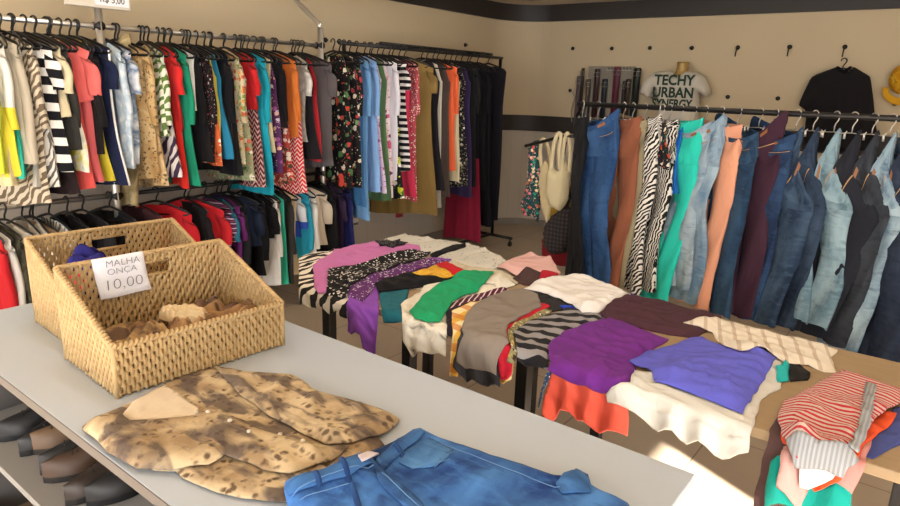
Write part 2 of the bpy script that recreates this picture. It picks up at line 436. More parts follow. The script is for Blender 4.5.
def pants_mesh(L, w=.19, th=.035, seed=0, sag=.04, drift=0, leg=.085, hemw=.075, flare=0, waist_open=.02, corner=0.):
    r = random.Random(seed); ph = [r.uniform(0, 6.3) for _ in range(6)]
    m = MB(); uvs = []; n = 28; top = -.06 - corner; tilt = corner or r.uniform(-.05, .09) * min(1, sag * 12); cz = top - min(.27, L * .3)
    uo = r.uniform(0, 4)
    def xs(z): return drift * max(0, (top - z) / (L + top)) ** 1.2 - (w * .75 * sm((z - cz) / (top - cz)) if corner else 0)
    rows = 9; P = []
    for j in range(rows + 1):
        v = j / rows
        W = w * (.93 + .07 * sm(v * 2)); D = (waist_open * (1 - v) ** 2 + th * (.55 + .32 * sm(v * 2)))
        for k in range(n):
            t = 2 * PI * k / n; c, s_ = math.cos(t), math.sin(t)
            z = top + (cz - top) * v
            if s_ < 0: z -= sag * (-s_) ** 1.5 * (1 - v) ** 1.3
            else: z -= sag * .35 * s_ * (1 - v)
            z += tilt * c * (1 - v) ** 1.5
            x = math.copysign(abs(c) ** .8, c) * W
            y = math.copysign(abs(s_) ** .9, s_) * D + .016 * math.sin(t * 4 + v * 7 + ph[0]) * (.25 + 3 * v) * (1 - v)
            P.append((x + xs(z), y, z)); uvs.append((c * W + uo + (0 if s_ < 0 else .6), z))
    fs = []
    for j in range(rows):
        for k in range(n): fs.append((j * n + k, (j + 1) * n + k, (j + 1) * n + (k + 1) % n, j * n + (k + 1) % n))
    m.add(P, fs)
    nl = 18; rl = 18
    for sx in (-1, 1):
        P = []
        off = r.uniform(-.02, .02)
        for j in range(rl + 1):
            v = j / rl; z = cz + .012 + (-L - cz - .012) * v
            lw = (w * .52) * (1 - v) ** 1.3 + hemw * (1 - (1 - v) ** 1.3) + flare * v ** 3
            lw *= 1 - .10 * math.sin(min(1, v * 1.6) * PI)
            on = min(1, v * 4)
            cx = sx * w * .49 * (1 - .3 * v) + off * v + xs(z) + .014 * math.sin(v * 6 + ph[1] + sx) * on
            cy = sx * .014 * math.sin(v * 3 + ph[2]) * on + .016 * math.sin(v * 5 + ph[3]) * on
            for k in range(nl):
                t = 2 * PI * k / nl; c, s_ = math.cos(t), math.sin(t)
                x = cx + c * lw; y = cy + s_ * th * (.88 - .3 * v) + .009 * math.sin(3 * t + v * 9 + ph[4]) * on + .006 * math.sin(v * 26 + t * 2 + ph[5]) * on * (1 - v)
                zz = z + (.01 * math.sin(t * 2 + ph[5]) if j == rl else 0)
                P.append((x, y, zz)); uvs.append((c * lw + sx * .2 + uo, z))
        fs = []
        for j in range(rl):
            for k in range(nl): fs.append((j * nl + k, (j + 1) * nl + k, (j + 1) * nl + (k + 1) % nl, j * nl + (k + 1) % nl))
        m.add(P, fs)
    m.uv = uvs
    def S(t, v, off=.004):     # point on the torso, t angle, v 0..1 down
        W = w * (.93 + .07 * sm(v * 2)); D = (waist_open * (1 - v) ** 2 + th * (.55 + .32 * sm(v * 2)))
        c, s_ = math.cos(t), math.sin(t); z = top + (cz - top) * v
        if s_ < 0: z -= sag * (-s_) ** 1.5 * (1 - v) ** 1.3
        else: z -= sag * .35 * s_ * (1 - v)
        z += tilt * c * (1 - v) ** 1.5
        x = math.copysign(abs(c) ** .8, c) * W; y = math.copysign(abs(s_) ** .9, s_) * D + .016 * math.sin(t * 4 + v * 7 + ph[0]) * (.25 + 3 * v) * (1 - v)
        nrm = Vector((c * .4, s_, 0)).normalized() * off
        return (x + xs(z) + nrm.x, y + nrm.y, z)
    return m, S
def patch(S, t0, t1, v0, v1, off=.004, nt=8, nv=3, round_=0):
    m = MB(); vs = []; uv = []
    for j in range(nv + 1):
        for i in range(nt + 1):
            a = i / nt; b = j / nv
            vv = v0 + (v1 - v0) * b
            if round_: vv -= (v1 - v0) * round_ * b * (abs(2 * a - 1) ** 2)
            vs.append(S(t0 + (t1 - t0) * a, vv, off)); uv.append((a * .12, -b * .12))
    fs = [(j * (nt + 1) + i, j * (nt + 1) + i + 1, (j + 1) * (nt + 1) + i + 1, (j + 1) * (nt + 1) + i) for j in range(nv) for i in range(nt)]
    m.add(vs, fs); m.uv = uv; return m

STYLE = {   # width top, width hem, sleeve length, scoop, thickness, strap
    'tank': (.17, .20, 0, .10, .02, True), 'top': (.19, .20, 0, .07, .02, False), 'tee': (.20, .20, .17, .06, .022, False),
    'blouse': (.20, .22, .34, .05, .024, False), 'long': (.20, .2, .52, .04, .026, False),
    'dress': (.18, .24, 0, .09, .026, True), 'tdress': (.19, .24, .15, .06, .026, False)}
SEEN = set()
def garment(rail, px, py, hem, kind, mat, short, prev, place, seed, yaw=0, dirn='y', scale=1.0, name=None, hk='black', drift=0, grp=None, no_hanger=False, trim=None, corner=0.):
    """rail: dict with fixed coordinate, height; px,py a point on the near edge of the garment; hem: its lowest row"""
    if dirn == 'y':
        p = at_x(px, py, rail['x'] + .17); zh = at_x(px, hem, rail['x'] + .17).z; loc = (rail['x'], p.y - .17 * math.sin(yaw), rail['z']); base = 0
    else:
        p = at_y(px, py, rail['y'] - .05); zh = at_y(px, hem, rail['y'] - .05).z; loc = (p.x, rail['y'], rail['z']); base = -PI / 2
    L = max(.35, rail['z'] - zh)
    nm = {'tank': 'vest', 'top': 'sleeveless_blouse', 'tee': 'short_sleeved_shirt', 'blouse': 'blouse', 'long': 'long_sleeved_shirt',
          'dress': 'dress', 'tdress': 'short_sleeved_dress', 'pants': 'trousers', 'skirt': 'skirt', 'jeans': 'jeans'}[kind]
    cat = {'tank': 'top', 'top': 'top', 'tee': 'top', 'blouse': 'blouse', 'long': 'top', 'dress': 'dress', 'tdress': 'dress', 'pants': 'trousers', 'skirt': 'skirt', 'jeans': 'jeans'}[kind]
    assert short not in SEEN, short
    SEEN.add(short)
    if kind in ('pants', 'jeans'):
        mb, S = pants_mesh(L, seed=seed, w=.17 * scale, drift=drift, sag=(.17 if corner else .08) if kind == 'jeans' else .03, corner=corner, waist_open=.05 if kind == 'jeans' else .01,
                           hemw=.07 if kind == 'pants' else .08)
        o = mb.build(name or nm, mat)
        patch(S, 0, 2 * PI, 0, .16, .003, 28, 2).build('waistband', mat, o)
        if kind == 'jeans':
            st = solid('tan_stitching', '#a8845a', .8)
            for t0 in (PI * 1.14, PI * 1.6):
                pk = patch(S, t0, t0 + PI * .27, .36, .82, .007, 6, 5, .25).build('back_pocket', mat, o)
                patch(S, t0 + .02, t0 + PI * .27 - .02, .385, .40, .0085, 6, 1).build('stitching', st, pk)
            for t0 in (PI * 1.2, PI * 1.5, PI * 1.8): patch(S, t0, t0 + .05, -.01, .18, .009, 1, 3).build('belt_loop', mat, o)
            patch(S, PI * 1.62, PI * 1.72, .06, .14, .006, 1, 1).build('leather_patch', solid('tan_leather', '#8a5a35', .6), o)
    elif kind == 'skirt':
        mb = top_mesh(L, .15 * scale, .2 * scale, seed=seed, neck=0, scoop=0, fold=.02); o = mb.build(name or nm, mat)
    else:
        w0, w1, sl, scp, th, stp = STYLE[kind]
        mb = top_mesh(L, w0 * scale, w1 * scale * random.Random(seed).uniform(.9, 1.08), th, scoop=scp, seed=seed, strap=stp, asym=random.Random(seed + 5).uniform(-.02, .02), drift=drift,
                      vneck=seed % 3 == 0)
        o = mb.build(name or nm, mat)
        if sl:
            for sx in (-1, 1): sleeve_mesh(sx, w0 * scale, min(sl, L * .75), seed, wide=.07 if sl < .3 else .06, ang=.35 if sl < .3 else .12).build('sleeve', mat, o)
        if trim is not None:      # neck binding in another colour
            pts = []
            for i in range(13):
                x = -.07 + .14 * i / 12; q = 1 - abs(x) / .07
                pts.append((x, -.008, shoulder(x) - scp * math.sqrt(max(0, 1 - (1 - q) ** 2))))
            MB().tube(pts, .005, 6).build('neck_binding', trim, o)
            nn_ = 27; MB().tube([mb.v[j * nn_ + 26] for j in range(19)], .006, 6).build('side_binding', trim, o)
            MB().tube([(w1 * scale * u, -.012 - .01 * math.cos(u * 1.5), -L + .004) for u in [-1 + i / 5 for i in range(11)]], .005, 6).build('hem_binding', trim, o)
    o.location = loc; o.rotation_euler = (0, 0, base + yaw)
    lab = f"{short} hanging right of the {prev} on {place}" if prev else f"{short} hanging at the left end of {place}"
    if len(lab.split()) > 16: lab = f"{short} right of the {prev}, {place}"
    tag(o, lab, cat, grp)
    if not no_hanger:
        hanger(loc, base + yaw, f"{'black plastic' if hk == 'black' else 'steel'} hanger carrying the {short} on {place}", 'hangers on ' + place, hk)
    return o, L
F = fabric
W_, K_ = '#e6e1da', '#17161a'
LX = -3.80
up = dict(x=LX, z=1.875)
upper = [
 (-8, 180, 'blouse', F('plain', '#b9c23a'), 'lime green blouse'),
 (1, 187, 'tank', F('plain', '#d9c79c'), 'beige tank top'),
 (7, 176, 'blouse', F('bands', '#dcd8cf', -.42, '#d8c93e'), 'off-white and yellow blouse'),
 (14, 174, 'tank', F('plain', '#35b8a4'), 'turquoise vest top'),
 (22, 160, 'long', F('plain', '#b9ae9a'), 'cream cardigan'),
 (30, 188, 'tank', F('plain', '#cbc7be'), 'white sleeveless tunic'),
 (36, 208, 'blouse', F('zebra', '#c4b8a2', '#6a5b49', 9, .9, .5), 'beige and brown floral blouse'),
 (44, 186, 'dress', F('zebra', '#d2cec6', '#5c5853', 11, .3, .36), 'white and grey line-print dress'),
 (54, 166, 'tdress', F('stripe', '#16151a', '#e4e0da', .085, .05, .48), 'black and white striped dress', dict(yaw=.5, scale=1.1)),
 (60, 192, 'dress', F('plain', '#2a1f21'), 'dark brown long dress'),
 (65, 118, 'tee', F('plain', '#cbbd9b'), 'cream short top'),
 (70, 150, 'blouse', F('plain', '#35332f'), 'charcoal blouse'),
 (75, 172, 'dress', F('blotch', 9, '#d9cf3d', '#e6e2d6', '#8f9a86'), 'yellow and white print dress'),
 (80, 190, 'dress', F('plain', '#d85550'), 'salmon red long dress', dict(yaw=.2)),
 (88, 104, 'tee', F('plain', '#dd6a66'), 'coral short sleeved top', dict(yaw=.55, scale=1.12)),
 (92, 184, 'tank', F('plain', '#c75f61'), 'rose sleeveless dress'),
 (97, 152, 'blouse', F('plain', '#1a1718'), 'black blouse'),
 (103, 180, 'tank', F('plain', '#d9c93f'), 'bright yellow long top', dict(yaw=.35)),
 (112, 184, 'tdress', F('plain', '#1c2340'), 'navy dress with white edging', dict(yaw=.4)),
 (124, 172, 'blouse', F('blotch', 11, '#dfe3e4', '#a8bccb', '#dfe3e4'), 'pale blue tie-dye blouse'),
 (132, 168, 'tee', F('blotch', 9, '#e0e2e2', '#5b6f8c', '#cfd6dc'), 'white and navy tie-dye top'),
 (139, 208, 'pants', F('blotch', 10, '#b5a27a', '#8a7a56', '#a99670'), 'khaki camouflage trousers', dict(yaw=.1, scale=.8)),
 (149, 178, 'blouse', F('leopard', '#c9ac7e', '#b48f5c', '#3f2d20', 58.0), 'tan leopard print blouse', dict(yaw=.35)),
 (157, 190, 'dress', F('leopard', '#d6b98c', '#c59e6b', '#5a3e29', 44.0), 'beige animal print dress'),
 (164, 135, 'blouse', F('zebra', '#dcdccb', '#5f7a3a', 6, 1.1, .45), 'green leaf print blouse'),
 (170, 178, 'dress', F('zebra', '#dad2cd', '#3c2b44', 6, .5, .5), 'purple and white print dress'),
 (177, 128, 'tee', F('plain', '#c92a2a'), 'red short sleeved top'),
 (180, 188, 'dress', F('plain', '#cf2c25'), 'red long dress'),
 (187, 186, 'blouse', F('plain', '#1f8f6e'), 'emerald green blouse', dict(yaw=.1)),
 (194, 112, 'top', F('plain', '#ddd9d2'), 'white satin top'),
 (198, 164, 'blouse', F('plain', '#141316'), 'plain black blouse'),
 (204, 160, 'dress', F('plain', '#1d1a1c'), 'faded black dress'),
 (209, 158, 'blouse', F('floral', '#1b1719', 40, .26, '#a34a52', '#c9c2ba'), 'black blouse with rose specks'),
 (213, 162, 'dress', F('floral', '#d9683a', 26, .3, '#e8dcc9', '#7d3a29'), 'orange print dress'),
 (218, 148, 'tank', F('plain', '#dcd05c'), 'pale yellow top'),
 (222, 162, 'dress', F('plain', '#2b82a8'), 'sea blue dress'),
 (228, 172, 'blouse', F('plain', '#15151b'), 'blue-black blouse'),
 (234, 174, 'dress', F('plain', '#1f2022'), 'long black sleeveless dress'),
 (240, 168, 'blouse', F('floral', '#cbbf9f', 32, .42, '#7f9a4d', '#c4603f', '#d99c4c'), 'cream blouse with green flowers'),
 (247, 182, 'dress', F('floral', '#9aa07c', 30, .44, '#d8694c', '#4f7048', '#e6ddca'), 'sage floral dress'),
 (253, 112, 'tee', F('plain', '#c02428'), 'crimson short top'),
 (256, 186, 'dress', F('chevron', .035, .05, '#c8c0ba', '#7a2b33', '#201a1e', '#c96f6a'), 'maroon chevron dress'),
 (264, 194, 'blouse', F('plain', '#1f9fb4'), 'turquoise long blouse'),
 (270, 150, 'top', F('plain', '#cdbd98'), 'sand coloured top'),
 (276, 172, 'dress', F('floral', '#57305c', 24, .34, '#d8cbd4', '#a05a9a', '#e4b6a0'), 'purple floral dress'),
 (282, 130, 'blouse', F('plain', '#18161a'), 'loose black blouse', dict(yaw=.5)),
 (287, 184, 'dress', F('floral', '#b5423f', 30, .44, '#e4d8c8', '#4b4a3a', '#e89a7c'), 'red floral dress'),
 (294, 138, 'blouse', F('plain', '#cf7333'), 'burnt orange blouse'),
 (299, 196, 'dress', F('chevron', .03, .04, '#d8343c', '#ecdcd2', '#c93a4a'), 'red and white zigzag dress'),
 (306, 142, 'tee', F('blotch', 9, '#d8d5cf', '#a7a8a0', '#e0dcd6'), 'pale grey marbled top'),
 (312, 158, 'dress', F('plain', '#242226'), 'dark grey dress'),
 (318, 160, 'tank', F('plain', '#c22f38'), 'cherry red long top'),
 (327, 168, 'tee', F('plain', '#5d5759'), 'loose grey short sleeved top', dict(yaw=.45, scale=1.1)),
]
WHT = fabric('plain', '#e8e6e2')
def run(lst, rail, py, place, dirn='y', seed0=0, yawr=.16, ym=.10, **kw):
    prev = None; out = []
    for i, g in enumerate(lst):
        px, hem, kind, mat, short = g[:5]; ex = dict(g[5]) if len(g) > 5 else {}
        r = random.Random(seed0 + i * 13)
        yaw = ex.pop('yaw', ym + r.uniform(-yawr, yawr)); k = dict(kw); k.update(ex)
        out.append(garment(rail, px, py, hem, kind, mat, short, prev, place, seed0 + i, yaw=yaw, dirn=dirn, **k)); prev = short
    return out
upper = [g if g[4] != 'navy dress with white edging' else g[:5] + (dict(yaw=.4, trim=WHT),) for g in upper]
run(upper, up, 105, 'the upper rail', seed0=100, yawr=.26, grp='clothes on the upper rail')
low = dict(x=LX, z=.945)
lower = [
 (-4, 318, 'blouse', F('plain', '#b72127'), 'red blouse', dict(yaw=.1)),
 (5, 312, 'long', F('plain', '#e0dcd6'), 'white long sleeved shirt', dict(yaw=.25)),
 (15, 312, 'blouse', F('blotch', 12, '#2c2a22', '#4d4a3a', '#23211e'), 'black and olive camouflage shirt', dict(yaw=.2)),
 (28, 312, 'blouse', F('plain', '#ded9cf'), 'ivory blouse', dict(yaw=.3)),
 (36, 312, 'blouse', F('plain', '#cfc9bf'), 'light grey blouse'),
 (45, 312, 'tee', F('plain', '#e3dfd8'), 'white short sleeved top'),
 (53, 312, 'tee', F('plain', '#9b8266'), 'light brown top'),
 (66, 300, 'tee', F('zebra', '#dbd9d4', '#6b6d6c', 9, .4, .3), 'white top with grey pattern'),
 (84, 300, 'top', F('plain', '#1b1a1c'), 'black sleeveless top'),
 (104, 300, 'tee', F('plain', '#232125'), 'black cotton top'),
 (132, 300, 'tee', F('plain', '#19181b'), 'plain black short top'),
 (158, 300, 'top', F('plain', '#3a2026'), 'dark burgundy top'),
 (186, 290, 'tee', F('plain', '#c4232c'), 'bright red top', dict(yaw=.55, scale=1.1)),
 (204, 285, 'tee', F('plain', '#1d1b1e'), 'black top between red ones'),
 (218, 268, 'tee', F('plain', '#cf2a34'), 'scarlet short sleeved shirt', dict(yaw=.6, scale=1.15)),
 (228, 262, 'tee', F('multistripe', .03, 0.0, '#3a2440', '#b9a3b8', '#3a2440', '#7a2f55'), 'plum striped top'),
 (232, 240, 'tee', F('plain', '#2a6f86'), 'petrol blue top'),
 (238, 270, 'tee', F('plain', '#6a2a6d'), 'purple short top'),
 (243, 282, 'blouse', F('plain', '#26262b'), 'charcoal grey shirt'),
 (256, 248, 'tee', F('plain', '#202a40'), 'navy short sleeved shirt', dict(yaw=.5)),
 (262, 276, 'blouse', F('plain', '#17161a'), 'jet black shirt'),
 (271, 235, 'tee', F('plain', '#141316'), 'small black top'),
 (275, 284, 'blouse', F('plain', '#e2e0dc'), 'plain white blouse'),
 (278, 232, 'top', F('plain', '#b92c36'), 'small red top'),
 (283, 286, 'top', F('plain', '#3cc0a2'), 'mint green top'),
 (289, 284, 'blouse', F('plain', '#3b3836'), 'dark taupe shirt'),
 (295, 278, 'top', F('plain', '#c7b494'), 'beige sleeveless blouse'),
 (299, 236, 'tee', F('bands', '#c9ccd2', -.3, '#2f4fb0'), 'white and blue top'),
 (307, 258, 'blouse', F('plain', '#2fa6c8'), 'sky blue shirt'),
 (313, 254, 'blouse', F('plain', '#e6e3dd'), 'bright white blouse'),
 (324, 246, 'tee', F('plain', '#d3c6b4'), 'cream short blouse', dict(yaw=.5, scale=1.05)),
 (332, 260, 'long', F('plain', '#1b1a1d'), 'black long sleeved shirt'),
 (340, 262, 'tee', F('plain', '#33243f'), 'dark purple top'),
 (348, 262, 'long', F('plain', '#262a66'), 'royal navy long sleeved top'),
]
run(lower, low, 215, 'the lower rail', seed0=400, yawr=.2, grp='clothes on the lower rail')
mid = dict(x=-3.75, z=1.905)
middle = [
 (350, 190, 'dress', F('floral', '#1a181a', 16, .36, '#d24a3e', '#e6d9c4', '#4f7a4c'), 'black floral dress'),
 (357, 186, 'blouse', F('floral', '#1d1b1d', 18, .34, '#b8424a', '#d8c9b4', '#5f8a5c'), 'dark floral blouse'),
 (361, 205, 'dress', F('plain', '#3c6c9c'), 'mid blue long dress'),
 (366, 218, 'blouse', F('plain', '#6f9fd0'), 'light blue long shirt'),
 (374, 190, 'blouse', F('plain', '#86aee0'), 'pale blue shirt'),
 (380, 190, 'dress', F('floral', '#cdb6d4', 22, .36, '#7b4a8c', '#e8dce8', '#b05a86'), 'lilac floral dress'),
 (385, 200, 'dress', F('plain', '#5b7d54'), 'moss green long dress'),
 (389, 196, 'dress', F('floral', '#e0cfd6', 20, .36, '#c9547c', '#7a3a6a', '#d89ab0'), 'pink floral dress'),
 (394, 178, 'blouse', F('plain', '#dfdce4'), 'white light blouse'),
 (398, 198, 'dress', F('floral', '#1c1b1d', 12, .38, '#c7cf3c', '#e9e5da', '#3f6a3c'), 'black dress with lime flowers'),
 (404, 170, 'tdress', F('stripe', '#15141a', '#e4dfdc', .05, .0, .45), 'black and white barred dress'),
 (409, 196, 'dress', F('plain', '#c93555'), 'raspberry dress'),
 (414, 200, 'blouse', F('dots', '#b04a55', '#e8d8cf', 60, .34), 'red and white dotted blouse'),
 (426, 214, 'tdress', F('plain', '#80683a'), 'long olive brown dress', dict(yaw=.6, scale=1.3)),
 (438, 190, 'dress', F('plain', '#232024'), 'plain black long dress'),
 (442, 208, 'tank', F('plain', '#d2cabb'), 'cream fringed long top'),
 (448, 196, 'dress', F('plain', '#4a3f3a'), 'dark brown dress'),
 (453, 170, 'blouse', F('plain', '#e2653c'), 'coral orange blouse'),
 (459, 182, 'tank', F('plain', '#d8cba6'), 'cream yellow top'),
 (464, 188, 'dress', F('floral', '#1d1c20', 30, .36, '#b9b093', '#6b6a52', '#d9d2bd'), 'black dress with cream sprigs'),
 (469, 194, 'dress', F('plain', '#33284a'), 'dark violet dress'),
 (474, 186, 'blouse', F('plain', '#1a1a1c'), 'black blouse near the end'),
 (480, 240, 'dress', F('bands', '#17161a', -.95, '#8c2038'), 'black and wine red dress'),
 (484, 192, 'blouse', F('plain', '#131316'), 'deep black blouse'),
 (490, 224, 'dress', F('plain', '#18171b'), 'very long black dress'),
 (500, 218, 'top', F('plain', '#1b1920'), 'black sleeveless end dress', dict(scale=1.15)),
]
run(middle, mid, 120, 'the middle rack', seed0=700, yawr=.12, grp='clothes on the middle rack')
right = dict(y=4.0, z=1.53)
D = lambda a, b, k=.6: fabric('denim', a, b, k)
rightl = [
 (573, 290, 'pants', F('plain', '#1b1b1e'), 'black trousers', dict(yaw=.75, drift=.06, scale=.55)),
 (588, 283, 'jeans', D('#21406b', '#3a5c88', .4), 'slim blue jeans', dict(yaw=1.15, drift=.09, scale=1.2)),
 (613, 290, 'pants', F('plain', '#8a543d'), 'rust brown trousers', dict(yaw=1.05, drift=.03, scale=1.1)),
 (622, 288, 'pants', F('plain', '#8d8368'), 'khaki green trousers', dict(yaw=1.0, scale=.9)),
 (634, 292, 'pants', F('zebra', '#dedad2', '#1c1b1d', 15, .7, .52), 'zebra print trousers', dict(yaw=1.0)),
 (647, 158, 'skirt', F('floral', '#1f2226', 22, .36, '#dc5a3a', '#2f8a68', '#e9dccb'), 'tropical print shorts', dict(yaw=.8, scale=1.1)),
 (651, 292, 'pants', F('zebra', '#d3cfc6', '#161518', 20, .2, .58), 'black and white scribble trousers', dict(yaw=.95)),
 (658, 190, 'top', F('plain', '#1f6fc4'), 'royal blue shorts', dict(yaw=1.0, scale=.7, name='shorts')),
 (669, 308, 'pants', F('plain', '#2cc4b0'), 'aqua green trousers', dict(yaw=1.05, drift=-.05, scale=1.2)),
 (682, 290, 'jeans', D('#718799', '#a7b6bf', .5), 'pale blue jeans', dict(yaw=1.0, drift=.0)),
 (693, 304, 'jeans', D('#5e7a92', '#9db1bd', .5), 'sky washed jeans', dict(yaw=1.0, drift=0)),
 (709, 312, 'pants', F('plain', '#dc9c7d'), 'peach trousers', dict(yaw=1.0, drift=-.04, scale=1.1)),
 (726, 316, 'jeans', D('#20364f', '#36526d', .4), 'dark blue cropped jeans', dict(yaw=.95, drift=.0, scale=1.05)),
 (747, 318, 'jeans', F('plain', '#3d2433'), 'burgundy jeans', dict(yaw=1.05, scale=1.05)),
 (762, 324, 'jeans', D('#1e2f4c', '#314a6c', .4), 'navy blue jeans', dict(yaw=.95, drift=-.06)),
 (784, 330, 'jeans', D('#26374e', '#4c6279', .4), 'indigo jeans', dict(corner=.19, yaw=1.05, drift=-.08, scale=1.25)),
 (801, 332, 'jeans', D('#1c2738', '#35455a', .4), 'midnight blue jeans', dict(corner=.16, yaw=1.05, drift=-.05)),
 (822, 326, 'jeans', D('#54707f', '#94adb6', .7), 'faded light jeans', dict(corner=.16, yaw=1.05, drift=.04, scale=1.05)),
 (840, 344, 'jeans', F('plain', '#22242c'), 'black denim jeans', dict(corner=.19, yaw=1.15, drift=-.08, scale=1.4)),
 (860, 352, 'jeans', D('#23262d', '#3c4148', .4), 'charcoal jeans', dict(corner=.16, yaw=1.05, drift=-.06, scale=1.1)),
 (878, 362, 'jeans', D('#3e5c75', '#a0b5be', .7), 'patchy bleached jeans', dict(corner=.16, yaw=1.05, drift=-.06)),
 (896, 368, 'jeans', D('#1c2434', '#343e50', .4), 'blue-black jeans', dict(corner=.16, yaw=1.05, drift=.05, scale=1.1)),
 (918, 372, 'jeans', D('#2b3f58', '#4c637c', .5), 'worn blue jeans', dict(yaw=.8, drift=.05)),
]
RB = run(rightl, right, 190, 'the right rack', dirn='x', seed0=900, hk='steel', grp='trousers on the right rack')
for i, o in enumerate(RB):     # the price tag on the burgundy pair
    if rightl[i][4] == 'burgundy jeans':
        MB().box((-.02, -.052, -.31), (.012, -.05, -.25)).build('price_tag', solid('pink_card', '#e4c3c4', .7), o[0], False)

# ------------------------------------------------------------------ racks
y0 = at_x(0, 19, LX).y - .8; y1 = 3.34
e = empty('two_level_clothes_rack', (LX, 1.74, 0)); tag(e, 'chrome two level wall rack carrying the clothes at the left', 'clothes rack')
def T(name, pts, r, mat, par, base): return MB().tube([Vector(p) - Vector(base) for p in pts], r, 12).build(name, mat, par)
B = (LX, 1.74, 0)
T('upper_rail', [(LX, y0, 1.875), (LX, y1, 1.875)], .014, CHROME, e, B)
T('lower_rail', [(LX, y0, .945), (LX, 1.74, .945)], .014, CHROME, e, B)
T('lower_rail', [(LX, 1.74, .945), (LX, y1, .945)], .013, BLACKMETAL, e, B)
for yy_ in (1.74, 3.30):
    T('post', [(LX + .03, yy_, .0), (LX + .03, yy_, 2.0)], .021, CHROME, e, B)
    T('wall_bracket', [(LX + .03, yy_, 1.99), (LX + .02, yy_, 2.02), (WX + .02, yy_, 2.36), (WX, yy_, 2.37)], .018, CHROME, e, B)
    MB().tube([(WX + .0 - B[0], yy_ - B[1], 2.37), (WX + .012 - B[0], yy_ - B[1], 2.36)], .04, 16).build('wall_plate', CHROME, e)
    for zz in (1.875, .945): T('rail_clamp', [(LX - .02, yy_, zz), (LX + .05, yy_, zz)], .024, BLACKMETAL, e, B)

e = empty('clothes_rack', (mid['x'], 4.55, 0)); tag(e, 'black free-standing rack of dresses before the left wall', 'clothes rack')
B = (mid['x'], 4.55, 0); xa, xb = 3.46, 5.66; mx = mid['x']
T('top_rail', [(mx, xa, 1.905), (mx, xb, 1.905)], .014, BLACKMETAL, e, B)
T('top_rail', [(mx - .06, xa + .5, 1.935), (mx - .06, xb - .1, 1.935)], .014, BLACKMETAL, e, B)
for yy_ in (xa + .05, xb - .03):
    T('post', [(mx, yy_, .09), (mx, yy_, 1.9)], .016, BLACKMETAL, e, B)
    T('foot_bar', [(mx - .25, yy_ - .0, .09), (mx + .25, yy_, .09)], .016, BLACKMETAL, e, B)
    for s_ in (-.23, .23):
        cst = T('caster', [(mx + s_, yy_, .09), (mx + s_, yy_, .045)], .008, BLACKMETAL, e, B)
        MB().tube([(mx + s_ - .012 - B[0], yy_ - B[1], .026), (mx + s_ + .012 - B[0], yy_ - B[1], .026)], .026, 14).build('wheel', BLACKPL, cst)
T('base_bar', [(mx, xa + .05, .1), (mx, xb - .03, .1)], .016, BLACKMETAL, e, B)

e = empty('clothes_rack', (-.6, 4.0, 0)); tag(e, 'dark metal rack of jeans and trousers behind the table', 'clothes rack')
B = (-.6, 4.0, 0)
T('top_rail', [(-2.03, 4, 1.53), (.75, 4, 1.53)], .016, BLACKMETAL, e, B)
for xx_ in (-1.99, .7):
    T('post', [(xx_, 4.06, .09), (xx_, 4.06, 1.53)], .016, BLACKMETAL, e, B)
    T('foot_bar', [(xx_, 3.72, .06), (xx_, 4.35, .06)], .018, BLACKMETAL, e, B)
T('base_bar', [(-1.99, 4.06, .1), (.7, 4.06, .1)], .016, BLACKMETAL, e, B)
T('side_arm', [(-1.99, 4.06, 1.32), (-2.2, 4.15, 1.3), (-2.55, 4.22, 1.20)], .012, BLACKMETAL, e, B)

# ------------------------------------------------------------------ draped clothes
def inside(poly, X, Y):
    r = np.zeros(X.shape, bool); n = len(poly)
    for i in range(n):
        x0, y0_ = poly[i]; x1, y1_ = poly[(i + 1) % n]
        if y0_ == y1_: continue
        c = ((y0_ > Y) != (y1_ > Y)) & (X < (x1 - x0) * (Y - y0_) / (y1_ - y0_) + x0)
        r ^= c
    return r
def blur(a, k, it=1):
    for _ in range(it):
        for ax in (0, 1):
            p = np.pad(a, [(k, k) if q == ax else (0, 0) for q in (0, 1)], mode='edge')
            c = np.cumsum(np.insert(p, 0, 0, axis=ax), axis=ax)
            n = a.shape[ax]; w = 2 * k + 1
            a = (np.take(c, range(w, w + n), axis=ax) - np.take(c, range(0, n), axis=ax)) / w
    return a
def dilate(a, k):
    b = a.copy()
    for dx in range(-k, k + 1):
        for dy in range(-k, k + 1):
            b = np.maximum(b, np.roll(np.roll(a, dx, 0), dy, 1))
    return b
def wav(X, Y, r, n=6, k0=14, k1=55):
    s = np.zeros(X.shape); a0 = r.uniform(0, PI)
    for i_ in range(n):
        a = a0 + r.uniform(-.5, .5) if i_ < 4 else r.uniform(0, PI); k = r.uniform(k0, k1); p = r.uniform(0, 6.3); q = r.uniform(.5, 3); p2 = r.uniform(0, 6.3)
        d = X * math.cos(a) + Y * math.sin(a); e_ = -X * math.sin(a) + Y * math.cos(a)
        g_ = .5 + .5 * np.sin(e_ * r.uniform(8, 20) + d * 6 + p2)
        s += (1 - np.abs(np.sin(d * k * .5 + p + q * np.sin(e_ * 5 + p2)))) ** 2.2 * (60 / k) ** .6 * g_ ** 1.5 * 1.8
    return s / n
